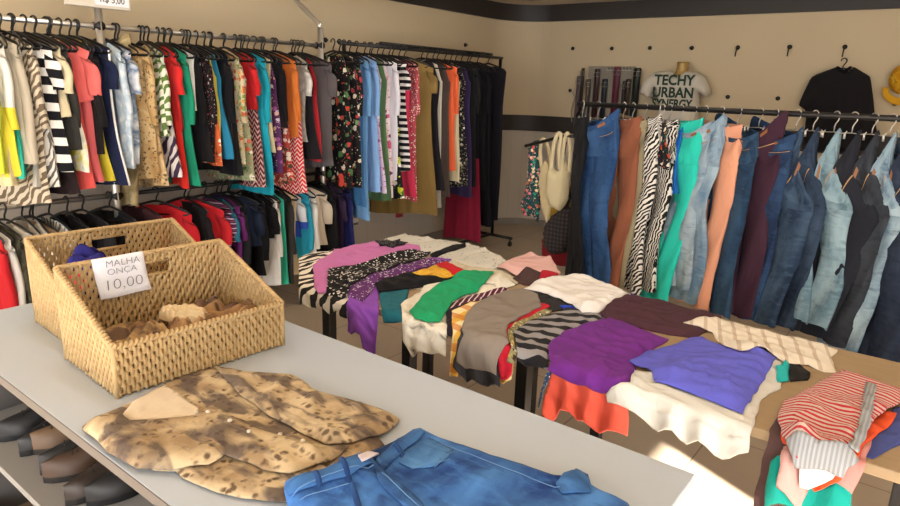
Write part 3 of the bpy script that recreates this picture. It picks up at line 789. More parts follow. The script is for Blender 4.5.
class Surf:
    """a table top whose near edge cloth can fall over: u along the edge, t in from the edge (negative = hanging)"""
    def __init__(s, zt, ye, u0, u1, t0, t1, res=.008):
        s.zt, s.ye, s.r = zt, ye, .012
        s.u0, s.t0, s.res = u0, t0, res
        s.U, s.T = np.meshgrid(np.arange(u0, u1, res), np.arange(t0, t1, res), indexing='ij')
        s.h = np.zeros(s.U.shape); s.hb = s.h
    def unroll(s, px, py, th=.004):
        n = .01
        for _ in range(3):
            p = at_z(px, py, s.zt + n)
            if p.y >= s.ye: u, t = p.x, p.y - s.ye
            else:
                p = at_y(px, py, s.ye - s.r - n); u, t = p.x, -max(.001, s.zt - s.r - p.z + (s.r + n) * PI / 2)
            n = float(s.sample(s.hb, u, t)) + th
        return (u, t)
    def wrap(s, u, t, n):
        r = s.r
        if t >= 0: return (u, s.ye + t, s.zt + n)
        a = -t / (r + n)
        if a < PI / 2: return (u, s.ye - (r + n) * math.sin(a), s.zt - r + (r + n) * math.cos(a))
        return (u, s.ye - r - n, s.zt - r + (t + PI / 2 * (r + n)))
    def sample(s, H, u, t):
        i = (u - s.u0) / s.res; j = (t - s.t0) / s.res
        i0 = int(min(max(i, 0), H.shape[0] - 2)); j0 = int(min(max(j, 0), H.shape[1] - 2)); fi, fj = i - i0, j - j0
        return (H[i0, j0] * (1 - fi) + H[i0 + 1, j0] * fi) * (1 - fj) + (H[i0, j0 + 1] * (1 - fi) + H[i0 + 1, j0 + 1] * fi) * fj
def smooth_poly(P, k=3, tens=.5):
    out = []; n = len(P)
    for i in range(n):
        p0, p1, p2, p3 = [Vector(P[(i + q) % n]) for q in (-1, 0, 1, 2)]
        m = max(1, int((p2 - p1).length / .018))
        for j in range(m):
            t = j / m
            c = .5 * ((2 * p1) + (p2 - p0) * t + (2 * p0 - 5 * p1 + 4 * p2 - p3) * t * t + (3 * p1 - p0 - 3 * p2 + p3) * t ** 3)
            l = p1.lerp(p2, t); out.append(l.lerp(c, tens))
    return out
def drape(surf, name, px, mat, label, cat, seed, th=.003, wr=.030, puff=.002, hang=.02, grp=None, parent=None, uvrot=0, tens=.12, res=.011, k=(35, 130), poly=None, gap=0, jit=.002):
    r = random.Random(seed)
    if px:
        qx = []
        for i, p in enumerate(px):
            n_ = px[(i + 1) % len(px)]; m_ = max(1, int(math.hypot(n_[0] - p[0], n_[1] - p[1]) / 7))
            qx += [(p[0] + (n_[0] - p[0]) * j / m_, p[1] + (n_[1] - p[1]) * j / m_) for j in range(m_)]
        px = qx
    P = poly or [surf.unroll(*p) for p in px]
    B_ = smooth_poly(P, tens=tens)
    B_ = [(b.x + jit * math.sin(i * 1.3 + seed), b.y + jit * math.sin(i * .9 + seed * 2)) for i, b in enumerate(B_)]
    ins = inside(B_, surf.U, surf.T)
    m = ins.astype(float); edge = np.clip((blur(m, 3, 2) - .5) * 2.2, 0, 1)
    w = wav(surf.U, surf.T, r, k0=k[0], k1=k[1]) * wr
    base = blur(dilate(surf.h, 1), 2, 2)
    base = np.maximum(base, surf.h + .001)
    H = base + th + gap + (w + puff) * edge
    hf = np.clip(-surf.T / .16, 0, 1)
    ph = [r.uniform(0, 6.3) for _ in range(3)]
    fold = (.5 + .5 * np.sin(surf.U * r.uniform(45, 80) + ph[0] + 1.2 * np.sin(surf.U * 17 + ph[1]) + surf.T * r.uniform(-5, 5))) * hf * hang
    H = H + fold
    pts = [Vector(b) for b in B_]; nb = len(pts); us = [p.x for p in pts]; ts = [p.y for p in pts]
    gi = 0; t = min(ts) + res * .6
    cand = []
    while t < max(ts):
        u = min(us) + res * (.5 if gi % 2 else 0)
        while u < max(us):
            cand.append((u + r.uniform(-.1, .1) * res, t + r.uniform(-.1, .1) * res)); u += res
        t += res * .87; gi += 1
    ca = np.array(cand); ok = inside(B_, ca[:, 0], ca[:, 1])
    ba = np.array([(p.x, p.y) for p in pts])
    for c in ca[ok]:
        if np.min(np.abs(ba - c).sum(axis=1)) > res * .6: pts.append(Vector(c))
    edges = [(i, (i + 1) % nb) for i in range(nb)]
    vo, _, fo, _, _, _ = delaunay_2d_cdt(pts, edges, [], 1, 1e-6)
    vs = []; uv = []; c, s_ = math.cos(uvrot), math.sin(uvrot)
    for v in vo:
        n = surf.sample(H, v.x, v.y); vs.append(surf.wrap(v.x, v.y, n)); uv.append((v.x * c - v.y * s_ + seed * .37, v.x * s_ + v.y * c))
    surf.h = np.where(ins, np.maximum(H + .0015, surf.h), surf.h)
    surf.hb = blur(surf.h, 7, 2)
    # each sheet is a closed thin solid: upper face, turned-under rim, lower face
    mb = MB(); fs = [tuple(f) if (vo[f[1]] - vo[f[0]]).cross(vo[f[2]] - vo[f[0]]) > 0 else tuple(f)[::-1] for f in fo]
    N_ = len(vs); low_ = []
    for v, p in zip(vo, vs):
        n = surf.sample(H, v.x, v.y) - .0035; low_.append(surf.wrap(v.x, v.y, n))
    cnt = {}
    for f in fs:
        for i in range(len(f)): cnt[(f[i], f[(i + 1) % len(f)])] = 1
    rim = [(a, b) for (a, b) in cnt if (b, a) not in cnt]
    mb.add(vs + low_, fs + [tuple(i + N_ for i in f[::-1]) for f in fs] + [(b, a, a + N_, b + N_) for a, b in rim]); mb.uv = uv + uv
    o = mb.build(name, mat, parent)
    if parent is None: tag(o, label, cat, grp)
    o['_s'] = 0; del o['_s']
    return o

def strip_on(surf, name, pts, w, mat, parent, lift=.003, res=.012):
    """a flat band following points (u,t) lying on the topmost cloth"""
    Q = []
    for a, b in zip(pts[:-1], pts[1:]):
        n = max(1, int((Vector(b) - Vector(a)).length / res))
        Q += [Vector(a).lerp(Vector(b), i / n) for i in range(n)]
    Q.append(Vector(pts[-1])); m = MB(); vs = []; uv = []
    for i, q in enumerate(Q):
        d = (Q[min(i + 1, len(Q) - 1)] - Q[max(i - 1, 0)]).normalized(); nn = Vector((-d.y, d.x))
        for k_ in (-1, -.4, .4, 1):
            p = q + nn * w * .5 * k_; h = surf.sample(surf.h, p.x, p.y) + lift * (1 if abs(k_) < 1 else .3)
            vs.append(surf.wrap(p.x, p.y, h)); uv.append((k_ * w, i * res))
    fs = [(i * 4 + k_, i * 4 + k_ + 1, i * 4 + 5 + k_, i * 4 + 4 + k_) for i in range(len(Q) - 1) for k_ in range(3)]
    m.add(vs, fs); m.uv = uv
    return m.build(name, mat, parent)

# ------------------------------------------------------------------ tables
def ply():
    t = NT('plywood'); g = t.n('ShaderNodeNewGeometry').outputs['Position']
    n = t.noise(t.mapping(g, sc=(1, 9, 1)), 4, 5, .5)
    t.setin(t.b.inputs['Base Color'], t.mix(n, srgb('#a68f6d'), srgb('#917858'))); t.b.inputs['Roughness'].default_value = .55
    return t.m
PLY = ply()
TZ, TY = .75, 1.76
def table(name, quad, legs, label, legmat=BLACKMETAL, d=.05):
    cx = sum(q[0] for q in quad) / 4; cy = sum(q[1] for q in quad) / 4
    e = empty(name, (cx, cy, 0)); tag(e, label, 'table', 'tables in a row under the clothes')
    top = MB(); n = 4
    top.add([(x - cx, y - cy, TZ - .03) for x, y in quad] + [(x - cx, y - cy, TZ) for x, y in quad],
            [(3, 2, 1, 0), (4, 5, 6, 7)] + [(i, (i + 1) % 4, (i + 1) % 4 + 4, i + 4) for i in range(4)])
    top.build('table_top', PLY, e, False, bevel=.004)
    for x, y in legs: MB().box((x - cx - d / 2, y - cy - d / 2, 0), (x - cx + d / 2, y - cy + d / 2, TZ - .03)).build('leg', legmat, e, False, bevel=.003)
    xs_ = [l[0] for l in legs]; ys_ = [l[1] for l in legs]
    for y in (max(ys_),): MB().box((min(xs_) - cx, y - cy - .012, TZ - .06), (max(xs_) - cx, y - cy + .012, TZ - .03)).build('apron', legmat, e, False)
    return e
YN = TY + .006; YB = 2.56
table('clothes_table', [(-2.16, YN), (-1.30, YN), (-1.30, YB), (-2.42, YB)], [(-2.04, YN + .04), (-1.57, YN + .04), (-2.04, 2.5), (-1.40, 2.5)], 'left table of the row, its black legs by the zebra cloth', d=.045)
table('clothes_table', [(-1.29, YN), (.42, YN), (.42, YB + .02), (-1.29, YB + .02)], [(-1.04, YN + .04), (.05, YN + .04), (-1.05, 2.5), (.3, 2.5)], 'long wooden table at the right end with bare top', d=.045)
TS = Surf(TZ, TY, -2.75, .6, -.75, 1.0)
F = fabric
G = 'clothes laid out on the table row'
def tg(name, px, mat, label, cat, seed, **k): return drape(TS, name, px, mat, label, cat, seed, grp=G, **k)
tg('cloth_piece', [(299, 257), (314, 252), (350, 250), (352, 318), (341, 318), (340, 313), (328, 314), (320, 307), (314, 309), (299, 305)], F('zebra', '#e6dfd0', '#2a2826', 5, .35, .45), 'white and black zebra print cloth hanging over the left table end', 'cloth', 1)
tg('printed_trousers', [(384, 239), (400, 235), (440, 241), (478, 247), (508, 261), (494, 269), (452, 264), (428, 252), (400, 246)], F('floral', '#cfccc2', 38, .24, '#a7a89e', '#b9b4a4', '#8f938c'), 'pale grey floral trousers at the far left of the table', 'trousers', 2, puff=.006, wr=.014)
tg('strap', [(430, 254), (452, 245), (463, 243), (466, 246), (444, 254), (434, 258)], F('plain', '#141315'), 'black strap lying on the pale floral trousers', 'strap', 3)
tg('knit_shirt', [(396, 262), (440, 258), (470, 266), (505, 270), (520, 282), (490, 292), (440, 292), (398, 286)], F('plain', '#cfc4ad'), 'cream knit under the green top', 'top', 4)
tg('polo_shirt', [(313, 266), (326, 256), (346, 247), (382, 241), (420, 246), (420, 254), (388, 261), (352, 265), (332, 270), (330, 286), (320, 297), (314, 285)], F('plain', '#c979b4'), 'pink polo shirt beside the zebra cloth', 'shirt', 5, puff=.012)
tg('lace_belt', [(375, 242), (384, 242), (386, 239), (392, 241), (400, 239), (399, 242), (408, 242), (404, 245), (396, 245), (393, 248), (386, 245), (380, 246)], F('dots', '#17161a', '#8a8288', 110, .3), 'small black lace piece lying on the pink polo', 'belt', 6, th=.004, wr=.012, puff=0, tens=0)
tg('purple_dress', [(347, 292), (378, 275), (430, 258), (452, 259), (440, 268), (398, 282), (379, 290), (377, 354), (366, 353), (365, 343), (356, 338), (348, 331)], F('plain', '#8b4fb5'), 'purple dress hanging low over the left table edge', 'dress', 7, hang=.03)
tg('teal_skirt', [(378, 286), (410, 282), (404, 322), (384, 323)], F('plain', '#1f6675'), 'teal skirt hanging beside the purple dress', 'skirt', 8)
tg('dotted_blouse', [(347, 283), (375, 267), (428, 260), (449, 261), (420, 270), (380, 280), (364, 300), (350, 296)], F('dots', '#5d2f6b', '#d9c8dc', 75, .33), 'purple blouse with small white dots', 'blouse', 9)
tg('speckled_dress', [(328, 270), (373, 260), (412, 250), (431, 251), (420, 261), (376, 272), (350, 286), (344, 297), (327, 297)], F('dots', '#161518', '#e9e5e0', 62, .34), 'black dress with white specks along the pink polo', 'dress', 10)
tg('folded_trousers', [(375, 284), (386, 278), (418, 273), (456, 271), (474, 276), (440, 285), (412, 288), (379, 292)], F('plain', '#161417'), 'folded black trousers over the teal skirt', 'trousers', 11, puff=.01)
tg('mustard_scarf', [(413, 273), (436, 265), (453, 272), (462, 276), (440, 279), (424, 276)], F('blotch', 20, '#cf8f2a', '#e0b33c', '#a35d22'), 'mustard scarf peeping out behind the green top', 'scarf', 12)
tg('red_shirt', [(436, 264), (447, 262), (470, 272), (466, 277), (452, 276)], F('plain', '#c8202a'), 'red top peeping out behind the green top', 'top', 13)
tg('lace_blouse', [(401, 304), (424, 287), (468, 280), (500, 274), (516, 284), (482, 296), (452, 308), (447, 330), (446, 358), (436, 356), (428, 353), (412, 357), (404, 344)], F('blotch', 13, '#4a463f', '#dcd6c6', '#e6e1d4', '#dcd6c6'), 'cream lace blouse hanging below the green top', 'blouse', 14, hang=.02)
tg('plum_shirt', [(446, 306), (470, 296), (504, 287), (516, 291), (482, 304), (454, 320)], F('multistripe', .02, 1.2, '#6a2547', '#d9cfcd', '#6a2547', '#3d1a30'), 'plum striped top between green and grey tops', 'top', 15)
tg('navy_shirt', [(446, 311), (470, 303), (500, 294), (506, 300), (470, 322), (459, 338), (447, 334)], F('plain', '#221c2a'), 'dark navy top under the plum stripes', 'top', 16)
tg('checked_shirt', [(452, 312), (470, 304), (494, 298), (515, 310), (513, 383), (503, 383), (497, 377), (460, 372), (460, 381), (452, 381)], F('plaid', '#e2b24a', '#ecd9a8', '#c9792f', .09), 'yellow checked shirt hanging behind the grey top', 'shirt', 17)
tg('green_shirt', [(410, 311), (424, 294), (454, 277), (471, 270), (494, 272), (486, 282), (477, 291), (462, 296), (452, 302), (446, 312), (440, 321), (425, 321), (412, 318)], F('plain', '#1fa06a'), 'emerald green top draped over the table edge', 'top', 18, puff=.008)
tg('charcoal_skirt', [(460, 330), (480, 310), (510, 318), (504, 350), (501, 391), (488, 386), (459, 379)], F('plain', '#3a3a3f'), 'charcoal skirt whose hem shows below the grey top', 'skirt', 19)
tg('dark_cardigan', [(526, 290), (546, 293), (562, 298), (572, 308), (548, 312), (530, 312)], F('plain', '#2a2829'), 'dark cardigan between the grey top and white tee', 'cardigan', 20)
tg('red_dress', [(538, 303), (550, 306), (520, 322), (514, 340), (513, 378), (502, 383), (500, 340), (510, 318)], F('plain', '#c22136'), 'red dress edge right of the grey top', 'dress', 21)
tg('grey_shirt', [(462, 328), (467, 312), (484, 300), (504, 291), (524, 287), (538, 296), (541, 308), (522, 316), (508, 326), (504, 342), (499, 381), (480, 377), (460, 369)], F('plain', '#8c8279'), 'taupe grey crinkled top hanging over the edge', 'top', 22, wr=.012, hang=.02)
tg('beaded_scarf', [(508, 332), (516, 322), (545, 309), (552, 310), (524, 326), (516, 336), (515, 366), (509, 366)], F('floral', '#8a8560', 60, .4, '#c9a23c', '#3b2c22', '#d8d2bb'), 'narrow olive and gold patterned scarf', 'scarf', 23)
tg('royal_blue_shirt', [(560, 306), (590, 306), (632, 293), (634, 299), (600, 318), (570, 312)], F('plain', '#2b46c4'), 'royal blue top edge under the white tee', 'top', 24)
tg('striped_sweater', [(514, 332), (530, 320), (567, 308), (600, 314), (606, 322), (560, 338), (551, 350), (548, 370), (532, 366), (517, 361)], F('stripe', '#232125', '#928f91', .075, -.5, .5), 'black and grey broad striped sweater', 'sweater', 25, puff=.01)
tg('rose_blouse', [(497, 268), (508, 262), (523, 259), (548, 263), (560, 274), (548, 280), (532, 279), (516, 276)], F('plain', '#e0b3ae'), 'folded pale pink blouse at the far edge', 'blouse', 26, puff=.025, th=.012, wr=.012)
tg('folded_red_shirt', [(526, 282), (542, 276), (558, 273), (560, 279), (546, 285), (536, 287)], F('plain', '#b3202f'), 'folded red top beside the pale pink blouse', 'top', 27)
tg('brown_lace_shirt', [(513, 277), (526, 273), (540, 277), (536, 286), (524, 284)], F('plain', '#4a3534'), 'brown lace top by the pale pink blouse', 'top', 28)
tg('white_tee', [(524, 288), (540, 281), (560, 276), (582, 278), (608, 286), (631, 295), (614, 305), (598, 314), (582, 313), (572, 305), (562, 300), (540, 292)], F('plain', '#e9e6e3'), 'white tee folded at the middle of the table', 'shirt', 29, puff=.022)
tg('plum_tunic', [(600, 314), (612, 302), (628, 295), (662, 301), (690, 309), (722, 315), (716, 326), (694, 338), (668, 334), (634, 327)], F('plain', '#4a2c36'), 'dark plum tunic behind the purple top', 'tunic', 30, puff=.01)
tg('coral_shirt', [(553, 355), (600, 360), (640, 378), (629, 392), (628, 437), (614, 437), (600, 433), (584, 426), (570, 416), (561, 412), (553, 421), (544, 422), (548, 396)], F('plain', '#e8604d'), 'coral top hanging below the purple one', 'top', 31, hang=.022)
tg('printed_shorts', [(546, 374), (552, 373), (549, 392), (545, 409), (537, 408)], F('dots', '#33507a', '#dfe2e6', 90, .3), 'blue patterned cloth corner left of the coral top', 'shorts', 32, th=.002)
tg('purple_shirt', [(548, 345), (562, 333), (584, 325), (609, 317), (636, 326), (669, 339), (652, 350), (634, 360), (638, 376), (635, 403), (610, 398), (578, 386), (549, 376)], F('plain', '#6f2c8a'), 'purple top draped over the table edge', 'top', 33, puff=.01, wr=.030, k=(25, 110))
tg('white_dress', [(634, 372), (680, 365), (730, 356), (772, 350), (786, 356), (785, 372), (781, 388), (762, 398), (752, 430), (748, 461), (730, 461), (706, 453), (680, 442), (652, 428), (628, 416), (607, 402), (606, 396), (628, 390)], F('plain', '#d6d5ce'), 'large white dress hanging below the violet blue top', 'dress', 34, hang=.04, wr=.03, k=(25, 110))
tg('violet_blue_shirt', [(629, 361), (650, 350), (676, 343), (690, 337), (703, 336), (716, 345), (745, 348), (776, 358), (764, 380), (742, 414), (715, 401), (682, 390), (655, 380), (648, 368)], F('plain', '#6163cc'), 'violet blue top lying on the white dress', 'top', 35, puff=.012, wr=.030, k=(25, 110))
tg('ruffled_cardigan', [(684, 322), (706, 318), (724, 319), (752, 328), (782, 336), (812, 341), (838, 350), (831, 358), (837, 372), (822, 371), (808, 365), (786, 362), (764, 353), (740, 352), (722, 345), (712, 332), (700, 327)], F('stripe', '#dcd3c2', '#c2b19d', .05, 1.25, .25), 'cream ruffled cardigan at the back of the table', 'cardigan', 36, wr=.03, puff=.01, k=(50, 120))
tg('turquoise_shirt', [(776, 366), (786, 360), (793, 366), (788, 379), (778, 380)], F('plain', '#28b5b5'), 'turquoise top corner by the small black cloth', 'top', 37)
tg('black_cloth', [(789, 363), (800, 363), (811, 371), (808, 379), (790, 380)], F('plain', '#1c1a1b'), 'small black cloth at the end of the cardigan', 'cloth', 38, puff=.012)
# the stack under the striped jumper at the right end
tg('brown_trousers', [(771, 425), (790, 404), (830, 400), (800, 450), (784, 480), (778, 512), (752, 512), (758, 480)], F('plain', '#5b4442'), 'dusty brown trousers hanging left below the red striped jumper', 'trousers', 39, hang=.03)
tg('teal_shirt', [(770, 470), (800, 455), (850, 470), (852, 512), (764, 512)], F('plain', '#13998c'), 'teal top hanging lowest under the red striped jumper', 'top', 40, hang=.02)
tg('rose_shirt', [(783, 452), (806, 440), (816, 470), (806, 496), (800, 510), (776, 508)], F('plain', '#c79a93'), 'rose beige top hanging left under the jumper', 'top', 41, hang=.028)
tg('denim_shirt', [(858, 452), (872, 430), (896, 408), (915, 400), (918, 432), (892, 448), (872, 458)], F('plain', '#454f8a'), 'blue shirt right of the red striped jumper', 'shirt', 42)
tg('pink_skirt', [(838, 440), (860, 430), (872, 440), (858, 486), (850, 500), (836, 494)], F('plain', '#c98880'), 'dusty pink skirt right below the jumper', 'skirt', 43)
tg('orange_tee', [(806, 410), (846, 404), (880, 408), (896, 414), (894, 423), (872, 440), (862, 450), (850, 470), (838, 494), (814, 490), (800, 472), (784, 455), (780, 432)], F('plain', '#e5552c'), 'orange tee under the red striped jumper', 'shirt', 44)
tg('white_cotton_shirt', [(798, 470), (830, 455), (852, 450), (848, 468), (832, 490), (800, 494)], F('plain', '#efeeec'), 'white top poking out below the grey ribbed hem', 'top', 45, hang=.02)
sw = tg('striped_jumper', [(777, 420), (783, 403), (806, 392), (824, 381), (843, 371), (864, 379), (880, 384), (902, 392), (904, 402), (880, 418), (866, 432), (858, 448), (850, 462), (838, 478), (824, 474), (806, 478), (795, 477), (787, 460), (780, 440)],
        F('stripe', '#c4b4ac', '#b8303a', .021, .12, .5), 'red and beige striped jumper at the right end', 'sweater', 46, th=.012, puff=.012, hang=.012, wr=.012)
RIB = F('stripe', '#86888b', '#9c9ea0', .01, PI / 2, .5)
q = [TS.unroll(*p) for p in [(784, 453), (815, 456), (848, 456), (858, 462), (842, 486), (824, 481), (806, 484), (793, 484)]]
drape(TS, 'ribbed_hem', None, RIB, '', '', 47, th=.004, wr=.002, puff=.001, hang=0, parent=sw, poly=q)
q = [TS.unroll(*p) for p in [(866, 383), (876, 386), (869, 430), (856, 458), (846, 458), (857, 432)]]
drape(TS, 'ribbed_placket', None, RIB, '', '', 48, th=.004, wr=.002, puff=.001, hang=0, parent=sw, poly=q)

# ------------------------------------------------------------------ counter
KZ = .78; KX0, KX1, KY0, KY1 = -2.64, -.335, .565, 1.385
e = empty('display_counter', ((KX0 + KX1) / 2, (KY0 + KY1) / 2, 0)); tag(e, 'grey topped counter with an open shelf underneath', 'counter')
cx, cy = e.location.x, e.location.y
def kb(name, a, b, m, bev=.003):
    return MB().box((a[0] - cx, a[1] - cy, a[2]), (b[0] - cx, b[1] - cy, b[2])).build(name, m, e, False, bevel=bev)
kb('counter_top', (KX0, KY0, KZ - .028), (KX1, KY1, KZ), COUNTER, .002)
kb('edge_strip', (KX0, KY0 - .003, KZ - .027), (KX1, KY0, KZ - .001), COUNTEREDGE, 0)
kb('side_panel', (KX0 + .01, KY0 + .01, 0), (KX0 + .035, KY1 - .01, KZ - .028), CABINET)
kb('side_panel', (KX1 - .06, KY0 + .01, 0), (KX1 - .035, KY1 - .01, KZ - .028), CABINET)
kb('back_panel', (KX0 + .035, KY1 - .04, 0), (KX1 - .06, KY1 - .02, KZ - .028), CABINET)
kb('divider', (-1.16, KY0 + .02, .41), (-1.14, KY1 - .04, KZ - .028), CABINET)
kb('shelf', (KX0 + .035, KY0 + .01, .385), (KX1 - .06, KY1 - .04, .41), solid('grey_shelf_board', '#8f8b86', .6), 0)
kb('plinth', (KX0 + .035, KY0 + .05, 0), (KX1 - .06, KY0 + .07, .08), CABINET)
KS = Surf(KZ, KY0, KX0, KX1 + .1, -.05, KY1 - KY0 + .05, res=.006)
LEO = ('#c6b18e', '#9c8464', '#4a392f')
lm = F('leopard', LEO[0], LEO[1], '#54402f', 46.0, '#574b46')
def kd(name, px, mat, label, cat, seed, **k): return drape(KS, name, px, mat, label, cat, seed, res=.011, **k)
sh = kd('leopard_blouse', [(82, 429), (94, 419), (121, 409), (145, 396), (167, 385), (183, 377), (214, 369), (246, 374), (292, 377), (304, 383), (311, 390), (330, 397), (366, 406), (400, 421), (388, 432), (377, 438), (384, 447), (330, 474), (305, 492), (296, 503), (264, 502), (240, 499), (218, 493), (196, 486), (183, 479), (176, 472), (158, 472), (136, 469), (122, 461), (108, 452)],
        lm, 'leopard print button blouse spread open on the counter', 'blouse', 60, th=.008, wr=.008, puff=.006, k=(25, 110))
q = lambda L_: [KS.unroll(*p) for p in L_]
drape(KS, 'lining', None, F('plain', '#d9c9b0'), '', '', 61, parent=sh, poly=q([(122, 415), (133, 403), (150, 393), (166, 386), (182, 396), (198, 406), (197, 414), (176, 416), (150, 418), (130, 420)]), th=.001, wr=.003, puff=.001)
drape(KS, 'front_panel', None, lm, '', '', 62, parent=sh, poly=q([(214, 369), (246, 374), (292, 377), (305, 384), (312, 391), (330, 397), (366, 406), (400, 421), (388, 431), (376, 438), (350, 444), (327, 445), (300, 432), (262, 411), (234, 389)]), th=.006, wr=.024, puff=.003, k=(25, 110))
drape(KS, 'front_panel', None, lm, '', '', 63, parent=sh, poly=q([(136, 469), (122, 461), (108, 452), (84, 430), (95, 421), (118, 412), (130, 422), (160, 420), (198, 416), (212, 405), (238, 420), (280, 436), (325, 447), (350, 449), (330, 464), (290, 474), (262, 470), (240, 461), (226, 456), (208, 466), (180, 470)]), th=.007, wr=.014, puff=.006, k=(25, 110))
BTN = solid('shell_button', '#e0d6c6', .3)
for px in [(196, 410), (208, 413), (230, 422), (249, 431), (280, 433), (303, 440)]:
    u, t = KS.unroll(*px); x, y, z = KS.wrap(u, t, KS.sample(KS.h, u, t))
    MB().tube([(x, y, z - .001), (x, y, z + .003)], .0055, 12).build('button', BTN, sh)
JD = F('denim', '#1b3b7c', '#5087cc', .6)
JD2 = F('denim', '#1a3568', '#4474b0', .5)
jn = kd('blue_jeans', [(284, 490), (292, 484), (318, 476), (345, 465), (372, 455), (392, 447), (404, 441), (412, 434), (420, 433), (434, 440), (470, 453), (505, 464), (538, 475), (560, 483), (576, 474), (588, 480), (590, 492), (604, 497), (626, 508), (650, 540), (600, 560), (450, 560), (330, 540), (288, 512)],
        JD, 'blue jeans lying open at the front of the counter', 'jeans', 64, th=.016, wr=.014, puff=.014, k=(7, 28))
drape(KS, 'back_waistband', None, F('denim', '#0f1f3d', '#27477a', .5), '', '', 71, parent=jn, poly=q([(320, 476), (345, 463), (372, 452), (398, 441), (403, 447), (377, 460), (350, 471)]), th=.002, wr=.002, puff=.002)
drape(KS, 'waistband', None, JD2, '', '', 65, parent=jn, poly=q([(284, 490), (318, 476), (345, 465), (368, 456), (374, 464), (350, 475), (322, 486), (290, 499)]), th=.004, wr=.002, puff=.003)
drape(KS, 'waistband', None, JD2, '', '', 66, parent=jn, poly=q([(376, 462), (392, 448), (412, 434), (420, 433), (426, 437), (408, 448), (392, 460), (384, 470)]), th=.004, wr=.002, puff=.003)
drape(KS, 'fly', None, JD2, '', '', 67, parent=jn, poly=q([(372, 463), (384, 470), (402, 486), (420, 500), (432, 516), (412, 516), (396, 500), (380, 482)]), th=.004, wr=.002, puff=.003)
drape(KS, 'front_pocket', None, F('denim', '#2a568f', '#5f93c8', .6), '', '', 68, parent=jn, poly=q([(410, 449), (428, 440), (452, 450), (448, 458), (432, 465), (412, 466), (400, 460)]), th=.002, wr=.002, puff=.003)
drape(KS, 'turned_leg', None, JD2, '', '', 69, parent=jn, poly=q([(556, 484), (566, 474), (578, 473), (588, 482), (590, 494), (574, 492), (562, 492)]), th=.004, wr=.02, puff=.003)
drape(KS, 'care_label', None, F('plain', '#d8cfd6'), '', '', 70, parent=jn, poly=q([(358, 463), (368, 457), (379, 457), (372, 461), (362, 466)]), th=.003, wr=0, puff=.001, jit=0)
ST = F('plain', '#5f86b8')
for a, b in (((292, 499), (374, 465)), ((290, 488), (366, 457)), ((412, 466), (450, 458)), ((434, 465), (455, 451)), ((382, 474), (426, 514)), ((440, 444), (560, 487)), ((300, 503), (352, 481))):
    strip_on(KS, 'stitching', q([a, b]), .0022, ST, jn, lift=.002)
for a, b in (((340, 464), (350, 480)), ((316, 476), (320, 488)), ((394, 447), (404, 454)), ((352, 482), (360, 512))):
    strip_on(KS, 'belt_loop', q([a, b]), .012, JD2, jn, lift=.005)

